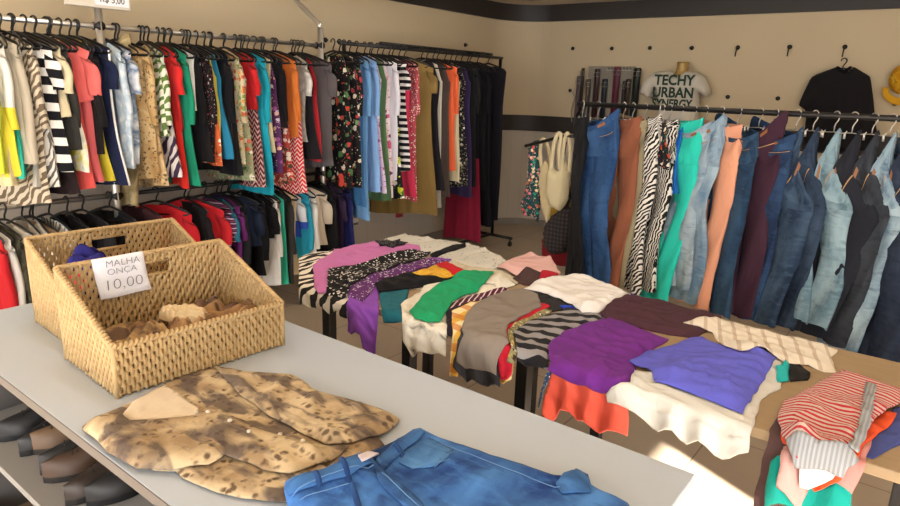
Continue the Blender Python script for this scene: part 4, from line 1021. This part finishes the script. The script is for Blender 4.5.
# ------------------------------------------------------------------ wicker baskets
def wicker():
    t = NT('wicker'); tc = t.n('ShaderNodeTexCoord').outputs['Object']
    n = t.noise(tc, 45, 3); n2 = t.noise(tc, 6, 2)
    c = t.mix(n, srgb('#c4a573'), srgb('#8e6c3e')); c = t.mix(t.math('MULTIPLY', n2, .5), c, srgb('#ccb384'))
    t.setin(t.b.inputs['Base Color'], c); t.b.inputs['Roughness'].default_value = .65
    bp = t.n('ShaderNodeBump'); bp.inputs['Strength'].default_value = .5; bp.inputs['Distance'].default_value = .002
    t.l(t.noise(tc, 300, 2), bp.inputs['Height']); t.l(bp.outputs[0], t.b.inputs['Normal'])
    return t.m
WK = wicker()
def basket(loc, ang, Wd, Dp, hf_, hb, label, seed):
    e = empty('wicker_basket', loc, (0, 0, ang)); tag(e, label, 'basket', 'wicker baskets on the counter')
    sp, cs_ = .0195, .0118
    def panel(name, P0, A, Nn, Ln, hfun, hole=None):
        P0, A, Nn = Vector(P0), Vector(A), Vector(Nn); m = MB(); nc = int(Ln / cs_); cw = Ln / nc
        for c_ in range(nc):          # upright strands passing in front of and behind the level rods
            s = (c_ + .5) * cw; top = hfun(s) - .002; spans = [(.004, top)]
            if hole and hole[0] < s < hole[1]: spans = [(.004, hole[2]), (hole[3], top)]
            for z0, z1 in spans:
                n_ = max(2, int((z1 - z0) / (sp / 3))); P = []
                for i in range(n_ + 1):
                    z = z0 + (z1 - z0) * i / n_; w_ = PI * z / sp + c_ * PI
                    P.append(P0 + A * (s + .0022 * math.cos(w_)) + Nn * (.0030 * math.sin(w_)) + Vector((0, 0, z)))
                m.tube(P, .0060, 5)
        z = sp * .5
        while z < max(hfun(0), hfun(Ln)) - .004:
            s0 = 0.; 
            while s0 < Ln and hfun(s0) < z: s0 += .004
            s1 = Ln
            while s1 > s0 and hfun(s1) < z: s1 -= .004
            cuts = [(s0, s1)]
            if hole and hole[2] < z < hole[3]: cuts = [(s0, hole[0]), (hole[1], s1)]
            for a_, b_ in cuts:
                if b_ - a_ > .01: m.tube([P0 + A * a_ + Vector((0, 0, z)), P0 + A * b_ + Vector((0, 0, z))], .0034, 5)
            z += sp
        o = m.build(name, WK, e)
        if hole:
            c = [(hole[0], hole[2]), (hole[1], hole[2]), (hole[1], hole[3]), (hole[0], hole[3])]
            MB().tube([P0 + A * a + Vector((0, 0, b)) for a, b in c], .0065, 8, closed=True).build('handle_opening', WK, o)
        return o
    # local frame: y along the front, -x towards the tall back
    panel('front_panel', (0, 0, 0), (0, 1, 0), (1, 0, 0), Wd, lambda s: hf_)
    panel('back_panel', (-Dp, 0, 0), (0, 1, 0), (-1, 0, 0), Wd, lambda s: hb, (Wd * .40, Wd * .64, hb - .075, hb - .03))
    sl = lambda s: hf_ + (hb - hf_) * min(1, max(0, s / Dp))
    panel('side_panel', (0, 0, 0), (-1, 0, 0), (0, -1, 0), Dp, sl)
    panel('side_panel', (0, Wd, 0), (-1, 0, 0), (0, 1, 0), Dp, sl)
    MB().box((-Dp, 0, .004), (0, Wd, .012)).build('bottom', WK, e, False)
    loop = [(0, 0, hf_), (0, Wd, hf_), (-Dp, Wd, hb), (-Dp, 0, hb)]; pts = []
    for i in range(4):
        a, b = Vector(loop[i]), Vector(loop[(i + 1) % 4]); n = int((b - a).length / .004)
        pts += [a.lerp(b, j / n) for j in range(n)]
    for k_ in (0, 1): MB().tube([p + Vector((.0045 * math.cos(i * .9 + k_ * PI), .0045 * math.cos(i * .9 + k_ * PI), .0045 * math.sin(i * .9 + k_ * PI))) for i, p in enumerate(pts)], .0058, 6, closed=True).build('rim', WK, e)
    for p in [(0, 0), (0, Wd), (-Dp, 0), (-Dp, Wd)]:
        h = hf_ if p[0] == 0 else hb
        MB().tube([(p[0], p[1], 0), (p[0], p[1], h)], .0075, 8).build('corner_post', WK, e)
    return e
fl = at_z(118, 398, KZ); fr_ = at_z(283, 345, KZ); ang = -math.atan2(fr_.x - fl.x, fr_.y - fl.y)
Wd = (fr_ - fl).length
b1 = basket((fl.x, fl.y, KZ), ang, Wd, .365, .145, .285, 'front wicker basket with the paper price sign', 1)
b2 = basket((fl.x - .385, fl.y + .065, KZ), ang, Wd - .02, .375, .15, .295, 'rear wicker basket with a blue cloth inside', 2)
def text(s, size, mat, parent, loc, rot, name='lettering', extrude=.0002, off=0, shear=0, width=None, align='CENTER', sx=1):
    cu = bpy.data.curves.new('t', 'FONT'); cu.body = s; cu.size = size; cu.extrude = extrude; cu.offset = off; cu.align_x = align; cu.shear = shear; cu.resolution_u = 3
    to = bpy.data.objects.new('t', cu); col.objects.link(to)
    dg = bpy.context.evaluated_depsgraph_get(); me = bpy.data.meshes.new_from_object(to.evaluated_get(dg)); bpy.data.objects.remove(to)
    me.materials.clear(); me.materials.append(mat); me.name = name
    o = bpy.data.objects.new(name, me); col.objects.link(o); o.parent = parent; o.location = loc; o.rotation_euler = rot; o.scale = (sx, 1, 1)
    return o
INK = solid('pencil_ink', '#6e6e76', .7, 0, 0)
# paper sign taped to the inner face of the back panel, read from the front (+x) side
bx = -.365
PAPER = solid('white_paper', '#e6e6ec', .7, 0, .01)
cA = math.cos(ang); sA = math.sin(ang)
def to_basket(p): d = p - Vector((fl.x, fl.y, KZ)); return Vector((d.x * cA + d.y * sA, -d.x * sA + d.y * cA, d.z))
sp_ = [to_basket(at_x(px, py, fl.x - .345)) for px, py in ((97, 297), (147, 290), (143, 251), (90, 259))]
sy0, sy1 = sp_[0].y, sp_[1].y; sz0 = (sp_[0].z + sp_[1].z) / 2; sz1 = (sp_[2].z + sp_[3].z) / 2
ps = empty('price_sign', b1.matrix_basis @ Vector((bx + .016, (sy0 + sy1) / 2, (sz0 + sz1) / 2)), (0, 0, ang))
tag(ps, 'handwritten paper price sign on the front basket', 'sign')
hw, hh = (sy1 - sy0) / 2, (sz1 - sz0) / 2
m = MB(); vs = []
for i in range(9):
    y = -hw + 2 * hw * i / 8
    for j in range(7):
        z = -hh + 2 * hh * j / 6
        vs.append((.012 * (z < 0) * (-z / hh) ** 2 + .004 * math.sin(i * .7), y + .006 * z / hh * -1, z + .0 * y))
m.add(vs, [(i * 7 + j, i * 7 + 7 + j, i * 7 + 8 + j, i * 7 + 1 + j) for i in range(8) for j in range(6)])
pp = m.build('paper', PAPER, ps); so_ = pp.modifiers.new('thickness', 'SOLIDIFY'); so_.thickness = .0006
rt = (PI / 2, 0, PI / 2)
text('MALHA', .030, INK, ps, (.008, .004, hh * .52), rt, extrude=.0008, sx=1.05, off=-.0007)
text('ONÇA', .028, INK, ps, (.008, .0, hh * .12), rt, extrude=.0008, sx=1.1, off=-.0007)
text('10,00', .048, INK, ps, (.011, 0, -hh * .62), rt, extrude=.0008, sx=1.15, off=-.0012)

def heap(name, c, a, b, h, mat, label, cat, seed, rot=0, k=9):
    r = random.Random(seed); m = MB(); nr, nt = 30, 80; vs = []; uv = []
    ph = [r.uniform(0, 6) for _ in range(5)]
    for i in range(nr + 1):
        rho = i / nr
        for j in range(nt):
            t = 2 * PI * j / nt; q = 1 + .10 * math.sin(3 * t + ph[0]) + .06 * math.sin(5 * t + ph[1])
            x = a * rho * q * math.cos(t); y = b * rho * q * math.sin(t)
            d = x * math.cos(ph[2]) + y * math.sin(ph[2])
            fq = 12 / a; rid = abs(math.sin(d * fq + 2 * math.sin(y * 30 + ph[3])))
            rid2 = abs(math.sin((x * math.sin(ph[4]) + y * math.cos(ph[4])) * fq * .75 + 3 * math.sin(x * 22 + ph[2])))
            z = h * (max(0, 1 - rho ** 5)) ** .5 * (.62 + .20 * rid + .14 * rid2 + .35 * max(-.5, noise.noise(Vector((x * k, y * k, seed))))) 
            vs.append((x, y, max(z, .0))); uv.append((x * 1.3 + seed, y * 1.3))
    fs = [(i * nt + j, (i + 1) * nt + j, (i + 1) * nt + (j + 1) % nt, i * nt + (j + 1) % nt) for i in range(nr) for j in range(nt)]
    m.add(vs, fs); m.uv = uv
    o = m.build(name, mat); o.location = c; o.rotation_euler = (0, 0, rot); return tag(o, label, cat)
def bl(x, y, z): return b1.matrix_basis @ Vector((x, y, z))
b1.matrix_basis; bpy.context.view_layer.update()
LM2 = F('leopard', '#b29468', '#8a6b4c', '#54402f', 30.0, '#5f4a40')
heap('leopard_cloth', bl(-.19, .13, .014), .17, .12, .10, LM2, 'crumpled brown cloth at the left in the front basket', 'cloth', 3, .3)
heap('leopard_cloth', bl(-.20, .37, .014), .16, .12, .115, F('leopard', '#a9865f', '#7d5f49', '#463428', 26.0, '#57433a'), 'crumpled dark brown cloth at the right in the front basket', 'cloth', 4, 1.2)
heap('beige_cloth', bl(-.20, .30, .095), .08, .045, .045, F('plain', '#d6bf98'), 'small beige bundle on top in the front basket', 'cloth', 5, .5)
bb = b2.location
heap('blue_cloth', (bb.x - .15, bb.y + .17, KZ + .014), .13, .14, .25, F('plain', '#27246a'), 'dark blue cloth in the rear basket', 'cloth', 6, 0)
heap('pink_cloth', (bb.x - .10, bb.y + .05, KZ + .185), .07, .04, .04, F('plain', '#d8274e'), 'bright pink cloth edge in the rear basket', 'cloth', 7, 0)

# ------------------------------------------------------------------ things on and before the back wall
def puff(name, px, y, depth, mat, label=None, cat=None, parent=None, seed=0, res=.014, tens=.4, hard=.03, fold=.004, grp=None, poly=None):
    P = poly or [(lambda p: (p.x, p.z))(at_y(a, b, y)) for a, b in px]
    B_ = smooth_poly(P, tens=tens); ba = np.array([(p.x, p.y) for p in B_]); pts = list(B_); nb = len(pts)
    xs_, zs_ = ba[:, 0], ba[:, 1]; X_, Z_ = np.meshgrid(np.arange(xs_.min(), xs_.max(), res), np.arange(zs_.min(), zs_.max(), res))
    X_ = X_ + (np.arange(X_.shape[0]) % 2)[:, None] * res * .5
    ok = inside(list(map(tuple, ba)), X_, Z_)
    for a, b in zip(X_[ok], Z_[ok]):
        if np.min(np.hypot(ba[:, 0] - a, ba[:, 1] - b)) > res * .6: pts.append(Vector((a, b)))
    vo, _, fo, _, _, _ = delaunay_2d_cdt(pts, [(i, (i + 1) % nb) for i in range(nb)], [], 1, 1e-6)
    vs = []; uv = []
    for side in (-1, 1):
        for v in vo:
            d = np.min(np.hypot(ba[:, 0] - v.x, ba[:, 1] - v.y)); q_ = math.sqrt(max(0, 1 - (1 - min(1, d / hard)) ** 2))
            f = fold * (math.sin(v.x * 40 + seed + math.sin(v.y * 12) * 1.5) + 1) * q_
            vs.append((v.x, y + side * (.0015 + depth * .5 * q_) + (-f if side < 0 else 0), v.y)); uv.append((v.x + seed * .3, v.y))
    N_ = len(vo); fs = [tuple(f) for f in fo]
    out = []
    for f in fs:
        a, b, c = [vo[i] for i in f[:3]]
        if (b - a).cross(c - a) < 0: f = f[::-1]
        out.append(f)
    cnt = {(f[i], f[(i + 1) % len(f)]) for f in out for i in range(len(f))}
    rim = [(a, b) for a, b in cnt if (b, a) not in cnt]
    m = MB().add(vs, out + [tuple(i + N_ for i in f[::-1]) for f in out] + [(b, a, a + N_, b + N_) for a, b in rim]); m.uv = uv
    o = m.build(name, mat, parent)
    if label: tag(o, label, cat, grp)
    return o
def to_local(o, base):     # re-base a mesh built in room coordinates onto an Empty
    o.matrix_parent_inverse = Matrix.Translation(Vector(base)).inverted(); return o

# mannequin bust with the printed tee
yb = WY - .13
e = empty('mannequin_bust', (at_y(680, 90, yb).x, yb, at_y(680, 62, yb).z)); tag(e, 'gold mannequin bust fixed high on the back wall', 'mannequin')
GOLD = solid('gold_plastic', '#a8894c', .35, .2, .08)
m = MB(); n = 24
ck = [(0, .055, .055), (-.02, .058, .056), (-.06, .055, .055), (-.10, .062, .06), (-.13, .10, .07), (-.16, .16, .085), (-.30, .17, .10), (-.50, .15, .09), (-.62, .16, .09)]
vs = [(a * math.cos(2 * PI * k / n), b * math.sin(2 * PI * k / n), z) for z, a, b in ck for k in range(n)]
m.add(vs, [(i * n + k, (i + 1) * n + k, (i + 1) * n + (k + 1) % n, i * n + (k + 1) % n) for i in range(len(ck) - 1) for k in range(n)] + [tuple(range(n)), tuple((len(ck) - 1) * n + k for k in range(n))[::-1]])
m.build('bust', GOLD, e)
MB().tube([(0, .05, -.3), (0, .118, -.3)], .02, 10).build('wall_fixing', BLACKMETAL, e)
tee = puff('printed_tee', [(669, 70.5), (675, 74), (681, 75), (687, 71), (697, 72), (704, 76), (711, 92), (706, 97), (699, 93), (699, 112), (699, 130), (658, 130), (658, 112), (657, 91), (651, 99), (641, 93), (646, 80), (653, 73)],
           yb, .25, F('plain', '#d3ccbe'), 'white tee reading TECHY URBAN SYNERGY on the gold mannequin bust', 'shirt', seed=3, hard=.09, fold=.003)
PR = solid('dark_green_print', '#1f3a2e', .8, 0, 0)
cxm = at_y(679, 80, yb).x
for s_, py in (('TECHY', 85), ('URBAN', 97.5), ('SYNERGY', 108)):
    zt = at_y(679, py, yb - .13).z
    wd = .40
    t_ = text(s_, .135 if s_ != 'SYNERGY' else .115, PR, tee, (cxm, yb - .139, zt), (PI / 2, 0, 0), extrude=.001, off=.004, sx=1)
    t_.scale = (wd / max(.01, t_.dimensions.x), 1, 1)

# belt board and belts
bd = [at_y(*p, WY - .02) for p in ((589, 66), (636, 66), (636, 128), (589, 132))]
x0_, x1_, zt_, zb_ = bd[0].x, bd[1].x, bd[0].z, bd[3].z
e = empty('belt_board', ((x0_ + x1_) / 2, WY - .02, (zt_ + zb_) / 2)); tag(e, 'grey panel on the back wall where belts hang', 'display board')
B = e.location
MB().box((x0_ - B.x, -.008, zb_ - B.z), (x1_ - B.x, .012, zt_ - B.z)).build('panel', solid('grey_panel', '#8e8678', .6), e, False, bevel=.002)
MB().box((x0_ + .22 - B.x, -.03, zt_ - B.z - .045), (x1_ - .04 - B.x, -.008, zt_ - B.z - .035)).build('hook_bar', solid('pale_bar', '#b8b2a6', .5), e, False)
for i in range(8):
    x = x0_ + .25 + i * (x1_ - x0_ - .3) / 7 - B.x; MB().tube([(x, -.01, zt_ - B.z - .03), (x, -.03, zt_ - B.z - .03), (x, -.03, zt_ - B.z - .012)], .004, 6).build('hook', BLACKMETAL, e)
belts = [(580, 79, 6, '#65565a', 'wide mauve grey belt at the left edge of the grey panel'), (583, 71, 2.6, '#1e1b1c', 'narrow black belt at the left of the grey panel'),
         (588.5, 82, 4.2, '#5b4f46', 'grey brown belt right of the mauve one'), (597.5, 72, 5, '#3a2226', 'dark burgundy belt with a steel buckle'),
         (605, 82, 5, '#1d2230', 'blue-black belt right of the burgundy one'), (617.5, 70, 6.2, '#5f2138', 'wine red belt with the bright buckle'),
         (624.5, 84, 3, '#2b2422', 'thin dark belt beside the wine red belt'), (628.5, 82, 4, '#3a2a20', 'braided brown belt right of the wine red one'),
         (637.5, 71, 6.5, '#1c2421', 'black looped belt nearest the mannequin')]
STEEL = solid('steel_buckle', '#a8a39a', .3, 1, .02)
for i, (px, py, wpx, c_, lab) in enumerate(belts):
    yq = WY - .06 - .012 * (i % 2); p = at_y(px, py, yq); w_ = wpx / 96 * .5; mt = solid('leather_' + c_[1:], c_, .45, 0, .05)
    e = empty('belt', p); tag(e, lab, 'belt', 'belts on the back wall')
    L_ = .50 + .05 * (i % 3)
    m = MB(); n = 22; vs = []
    for j in range(n + 1):       # two hanging plies joined by a rounded bend at the top
        t = PI * j / n
        vs += [(-w_, -.012 * math.cos(t), .03 * math.sin(t)), (w_, -.012 * math.cos(t), .03 * math.sin(t))]
    vs = [(-w_, -.012 - .004 * math.sin(i), -L_), (w_, -.012, -L_)] + vs + [(-w_, .012, -L_ * .9), (w_, .012, -L_ * .9)]
    m.add(vs, [(k, k + 1, k + 3, k + 2) for k in range(0, len(vs) - 2, 2)])
    s_ = m.build('strap', mt, e); sd_ = s_.modifiers.new('thickness', 'SOLIDIFY'); sd_.thickness = .004; sd_.offset = 0
    MB().tube([(-w_ * 1.3, -.018, -.05), (w_ * 1.3, -.018, -.05), (w_ * 1.3, -.018, -.005), (-w_ * 1.3, -.018, -.005)], .004, 6, closed=True).build('buckle', STEEL, e)
    MB().tube([(0, -.022, -.052), (0, -.022, -.0)], .003, 6).build('buckle_pin', STEEL, e)
    MB().tube([(0, -.0, .02), (0, WY - .03 - p.y, .026)], .003, 6).build('hanging_loop', BLACKMETAL, e)
pts = [at_y(*q_, WY - .03) for q_ in ((571, 91), (575, 97), (573, 103), (571, 112), (572, 122))]
tag(MB().tube(pts, .006, 8).build('cord', solid('pale_cord', '#a39c90', .6)), 'thin pale cord hanging left of the belts', 'cord')

# black shirt on the wall hook
p = at_y(843, 67, WY - .09)
hanger((p.x, WY - .09, p.z + .05), .0, 'black hanger holding the black shirt high on the back wall', None)
bs = puff('polo_shirt', [(834, 68), (840, 71), (848, 71.5), (854, 67), (861, 71), (870, 77), (873, 95), (875, 118), (876, 150), (806, 150), (806, 112), (799, 105), (804, 92), (812, 77)], WY - .09, .05, F('plain', '#1d1b1d'),
          'black polo shirt hanging on the back wall under a hook', 'shirt', seed=5, hard=.05)
pl_ = [(lambda v: (v.x, v.z))(at_y(a, b, WY - .12)) for a, b in ((834, 68), (844, 74), (853, 67), (850, 66), (844, 70), (838, 66))]
puff('collar', None, WY - .12, .012, F('plain', '#121113'), parent=bs, poly=pl_, hard=.01)
# wall pegs
for i, (px, py) in enumerate([(325, 40), (465, 45), (496, 47.5), (533, 48), (573, 48.5), (612, 48.5), (650, 48), (692, 48), (738, 47.5), (790, 47), (845, 47), (531.5, 90), (570.5, 90.5), (728, 97), (778, 98.5), (895, 103.5)]):
    left = px < 520
    p = at_x(px, py, WX) if left else at_y(px, py, WY)
    if left and p.y > WY - R: continue
    d = Vector((1, 0, 0)) if left else Vector((0, -1, 0))
    e = empty('wall_hook', p)
    row = 'upper' if py < 60 else 'lower'
    tag(e, f'small dark peg in the {row} row on the ' + ('left' if left else 'back') + ' wall', 'hook', f'pegs in the {row} row on the ' + ('left' if left else 'back') + ' wall')
    MB().tube([(0, 0, 0), d * .012], .020, 12).build('plate', BLACKMETAL, e)
    MB().tube([d * .01, d * .04 + Vector((0, 0, -.004)), d * .055 + Vector((.0, 0, -.05)), d * .06 + Vector((0, 0, -.085))] if px in (738, 790, 845, 533) else [d * .01, d * .035], .006, 8).build('peg', BLACKMETAL, e)
# yellow cap at the frame's edge
p = at_y(904, 84, WY - .03); e = empty('cap', p); tag(e, 'yellow cap on the back wall at the right edge', 'cap')
YEL = fabric('blotch', 14, '#d8a01c', '#c78a14', '#dca82a', '#6b4c12')
m = MB(); n, k_ = 28, 10; vs = []
for j in range(k_ + 1):
    a = PI / 2 * j / k_
    for i in range(n): t = 2 * PI * i / n; vs.append((.115 * math.cos(a) * math.cos(t), -.115 * math.sin(a), .04 + .125 * math.cos(a) * math.sin(t)))
m.add(vs, [(j * n + i, j * n + (i + 1) % n, (j + 1) * n + (i + 1) % n, (j + 1) * n + i) for j in range(k_) for i in range(n)] + [tuple(range(n))]); m.uv = [(v[0], v[2]) for v in vs]
m.build('crown', YEL, e)
m = MB(); vs = []
for j in range(7):
    for i in range(15):
        t = PI + PI * i / 14; r_ = .105 + .075 * j / 6
        vs.append((r_ * .95 * math.cos(t) * (1 - .15 * j / 6), -.02 - .03 * abs(math.sin(t)), -.03 + r_ * .8 * math.sin(t)))
m.add(vs, [(j * 15 + i, j * 15 + i + 1, (j + 1) * 15 + i + 1, (j + 1) * 15 + i) for j in range(6) for i in range(14)]); m.uv = [(v[0], v[2]) for v in vs]
o = m.build('brim', F('plain', '#d6a028'), e); s_ = o.modifiers.new('thickness', 'SOLIDIFY'); s_.thickness = .004
# left wall fittings
p = at_x(398, 212, WX); e = empty('alarm_box', p); tag(e, 'small red alarm box low on the left wall', 'alarm')
MB().box((0, -.04, -.05), (.035, .04, .05)).build('housing', solid('red_plastic', '#a82c33', .4), e, False, bevel=.006)
MB().tube([(.035, 0, 0), (.042, 0, 0)], .022, 16).build('button', solid('dark_red_plastic', '#7c1d26', .4), e)
p = at_x(355, 220, WX); e = empty('wall_socket', p); tag(e, 'white power socket low on the left wall', 'socket')
MB().box((0, -.035, -.055), (.01, .035, .055)).build('plate', solid('white_plastic', '#d8d4cc', .4), e, False, bevel=.002)
for z in (-.035, .035): MB().box((.01, -.03, z - .012), (.013, .03, z + .012)).build('socket_strip', solid('grey_plastic', '#6e675e', .5), e, False)
# price sign box on top of the first chrome post
p = Vector((LX + .05, 1.74, 1.965)); e = empty('post_sign', p); tag(e, 'small white sign box on top of the chrome post', 'sign')
MB().box((-.02, -.17, .0), (.02, .16, .20)).build('box', solid('pale_sign_box', '#cfc8bb', .5), e, False, bevel=.004)
MB().box((.02, -.03, .015), (.024, .15, .185)).build('card', PAPER, e, False)
text('R$ 5,00', .05, solid('black_ink', '#1d1d20', .6, 0, 0), e, (.026, .06, .03), (PI / 2, 0, PI / 2), extrude=.0005, sx=.85)

# ------------------------------------------------------------------ bags at the end of the right rack
def strap_px(px, y, r, mat, par, name='strap'):
    P = [at_y(a, b, y) for a, b in px]; Q = []
    n = len(P)
    for i in range(n - 1):
        p0, p1, p2, p3 = P[max(i - 1, 0)], P[i], P[i + 1], P[min(i + 2, n - 1)]
        for j in range(6):
            t = j / 6; Q.append(.5 * ((2 * p1) + (p2 - p0) * t + (2 * p0 - 5 * p1 + 4 * p2 - p3) * t * t + (3 * p1 - p0 - 3 * p2 + p3) * t ** 3))
    Q.append(P[-1]); return MB().tube(Q, r, 8, ry=r * .35).build(name, mat, par)
gb = 'bags on the right rack'
o = puff('scarf', [(529, 144), (540, 140), (541, 165), (541, 190), (538, 222), (533, 216), (524, 216), (521, 204), (527, 182), (529, 160)], 4.24, .05, F('floral', '#1e3f44', 34, .4, '#c9553e', '#2f8f7c', '#e0c9a0', '#d97a8a'), 'multicoloured floral scarf at the left end of the side arm', 'scarf', seed=1)
CREAM = F('plain', '#cdbf9a'); CREAM2 = F('plain', '#c5b48c')
o = puff('handbag', [(541, 170), (546, 160), (552, 172), (554, 196), (549, 224), (545, 218), (541, 200), (539, 182)], 4.21, .06, CREAM2, 'long cream cloth bag beside the floral scarf', 'bag', seed=2, grp=gb)
strap_px([(542, 172), (540, 152), (543, 139), (549, 150), (551, 172)], 4.20, .014, CREAM2, o)
o = puff('handbag', [(550, 166), (558, 172), (566, 160), (570, 176), (568, 200), (560, 211), (550, 205), (546, 190)], 4.15, .09, CREAM, 'cream leather hobo bag left of the blue jeans', 'bag', seed=3, grp=gb, hard=.06)
strap_px([(551, 170), (553, 150), (557, 135), (561, 136), (559, 152), (560, 170)], 4.14, .016, CREAM, o)
strap_px([(562, 172), (563, 152), (566, 135), (569, 136), (570, 152), (569, 172)], 4.12, .014, CREAM, o)
o = puff('handbag', [(550, 200), (566, 196), (574, 178), (579, 186), (572, 210), (562, 222), (551, 221)], 4.25, .08, F('plain', '#8a6a1f'), 'mustard brown bag below the cream hobo bag', 'bag', seed=4, grp=gb)
o = puff('handbag', [(552, 216), (566, 206), (575, 212), (573, 236), (566, 252), (552, 254), (544, 244), (545, 226)], 4.20, .10, F('plaid', '#2f2b2d', '#433d3c', '#252226', .03), 'dark checked bag under the cream hobo bag', 'bag', seed=5, grp=gb, hard=.06)
strap_px([(566, 210), (572, 190), (577, 165), (579, 150)], 4.19, .012, F('plain', '#2f2b2d'), o)
o = puff('handbag', [(543, 238), (556, 244), (576, 246), (576, 266), (560, 266), (544, 260)], 4.30, .10, F('plain', '#7f1f27'), 'dark red bag lowest at the left of the right rack', 'bag', seed=6, grp=gb, hard=.05)
strap_px([(545, 240), (550, 205), (560, 170), (566, 142)], 4.31, .010, F('plain', '#7f1f27'), o)
o = puff('sash', [(577, 200), (580, 205), (577, 226), (578, 244), (573, 251), (572, 240), (574, 222)], 4.14, .02, F('plain', '#b7a981'), 'thin cream sash left of the blue jeans', 'sash', seed=7)

# ------------------------------------------------------------------ shoes on the shelf
def shoe(loc, rz, L_, Wd_, ht, up_, sole_, label, boot=0.0, lie=0.0):
    e = empty('shoe', loc, (lie, 0, rz)); tag(e, label, 'shoe', 'shoes on the shelf of the counter')
    n = 16; st = 14
    def half(t):   # sole half width along the length 0 heel .. 1 toe
        return Wd_ * .5 * (.72 + .28 * math.sin(t * 5.2 - 1.4)) * math.sqrt(max(0, 1 - abs(2 * t - 1) ** (3.2 if t > .5 else 6)))
    m = MB(); P = []
    for z in (0, .018):
        for i in range(st + 1): P.append((i / st * L_, half(i / st) + .002, z + (.012 * (1 - i / st) ** 3)))
        for i in range(st, -1, -1): P.append((i / st * L_, -half(i / st) - .002, z + (.012 * (1 - i / st) ** 3)))
    q_ = 2 * (st + 1)
    m.add(P, [tuple(range(q_))[::-1], tuple(range(q_, 2 * q_))] + [(i, (i + 1) % q_, (i + 1) % q_ + q_, i + q_) for i in range(q_)])
    m.build('sole', sole_, e, False)
    m = MB(); P = []
    for i in range(st + 1):
        t = i / st; h_ = ht * (1 - sm((t - .32) / .38)) + (.05 + .012 * math.sin(t * PI)) * sm((t - .3) / .4); hw_ = half(t)
        open_ = t < .42
        for k in range(n + 1):
            a = PI * k / n; c, s_ = math.cos(a), math.sin(a)
            zz = .018 + h_ * (s_ ** .7 if not open_ else min(1, s_ * 1.6) ** .8)
            yy2 = hw_ * c * (1 - .25 * (h_ / ht) * s_)
            if open_ and .3 < k / n < .7: zz -= min(h_ * .7, .05) * (1 - abs(k / n - .5) / .2)
            P.append((t * L_, yy2, zz))
    m.add(P, [(i * (n + 1) + k, i * (n + 1) + k + 1, (i + 1) * (n + 1) + k + 1, (i + 1) * (n + 1) + k) for i in range(st) for k in range(n)])
    m.build('upper', up_, e)
    m = MB()
    P = []
    for k in range(9):
        x = L_ * (.46 + .03 * k); z = .02 + ht * (1 - sm((x / L_ - .32) / .38)) + .055 * sm((x / L_ - .3) / .4)
        P.append((x, (-1) ** k * .016, z + .001))
    m.tube(P, .0028, 6)
    m.build('laces', solid('dark_laces', '#2b2622', .8), e)
    return e
SZ = .411
lb = lambda c_, r_=.5: solid('shoe_' + c_[1:], c_, r_, 0, .05)
def sp2(px, py): return at_z(px, py, SZ)
for (px, py, rz, L_, ht, c_, s_, lab) in [
    (8, 440, .35, .27, .09, '#151416', '#0e0e0f', 'black shoe furthest left on the shelf'),
    (22, 448, .1, .27, .08, '#1a1718', '#111111', 'black shoe second from the left on the shelf'),
    (36, 462, .6, .25, .07, '#6a5039', '#2f241b', 'tan brown shoe behind the grey strapped one'),
    (44, 474, .3, .25, .075, '#2a2725', '#1c1a19', 'dark grey shoe in the middle of the shelf'),
    (60, 486, .5, .27, .08, '#4a3424', '#1b1511', 'brown leather shoe in the middle of the shelf'),
    (72, 498, .2, .27, .085, '#32251c', '#14100e', 'dark brown shoe right of the brown leather one'),
    (96, 506, .35, .26, .08, '#201d1c', '#0f0f10', 'black shoe nearest to the metal bracket')]:
    p = sp2(px, py); shoe((p.x, p.y + .24, SZ), -PI / 2 - rz + .3, L_, .092, ht, lb(c_), lb(s_), lab)
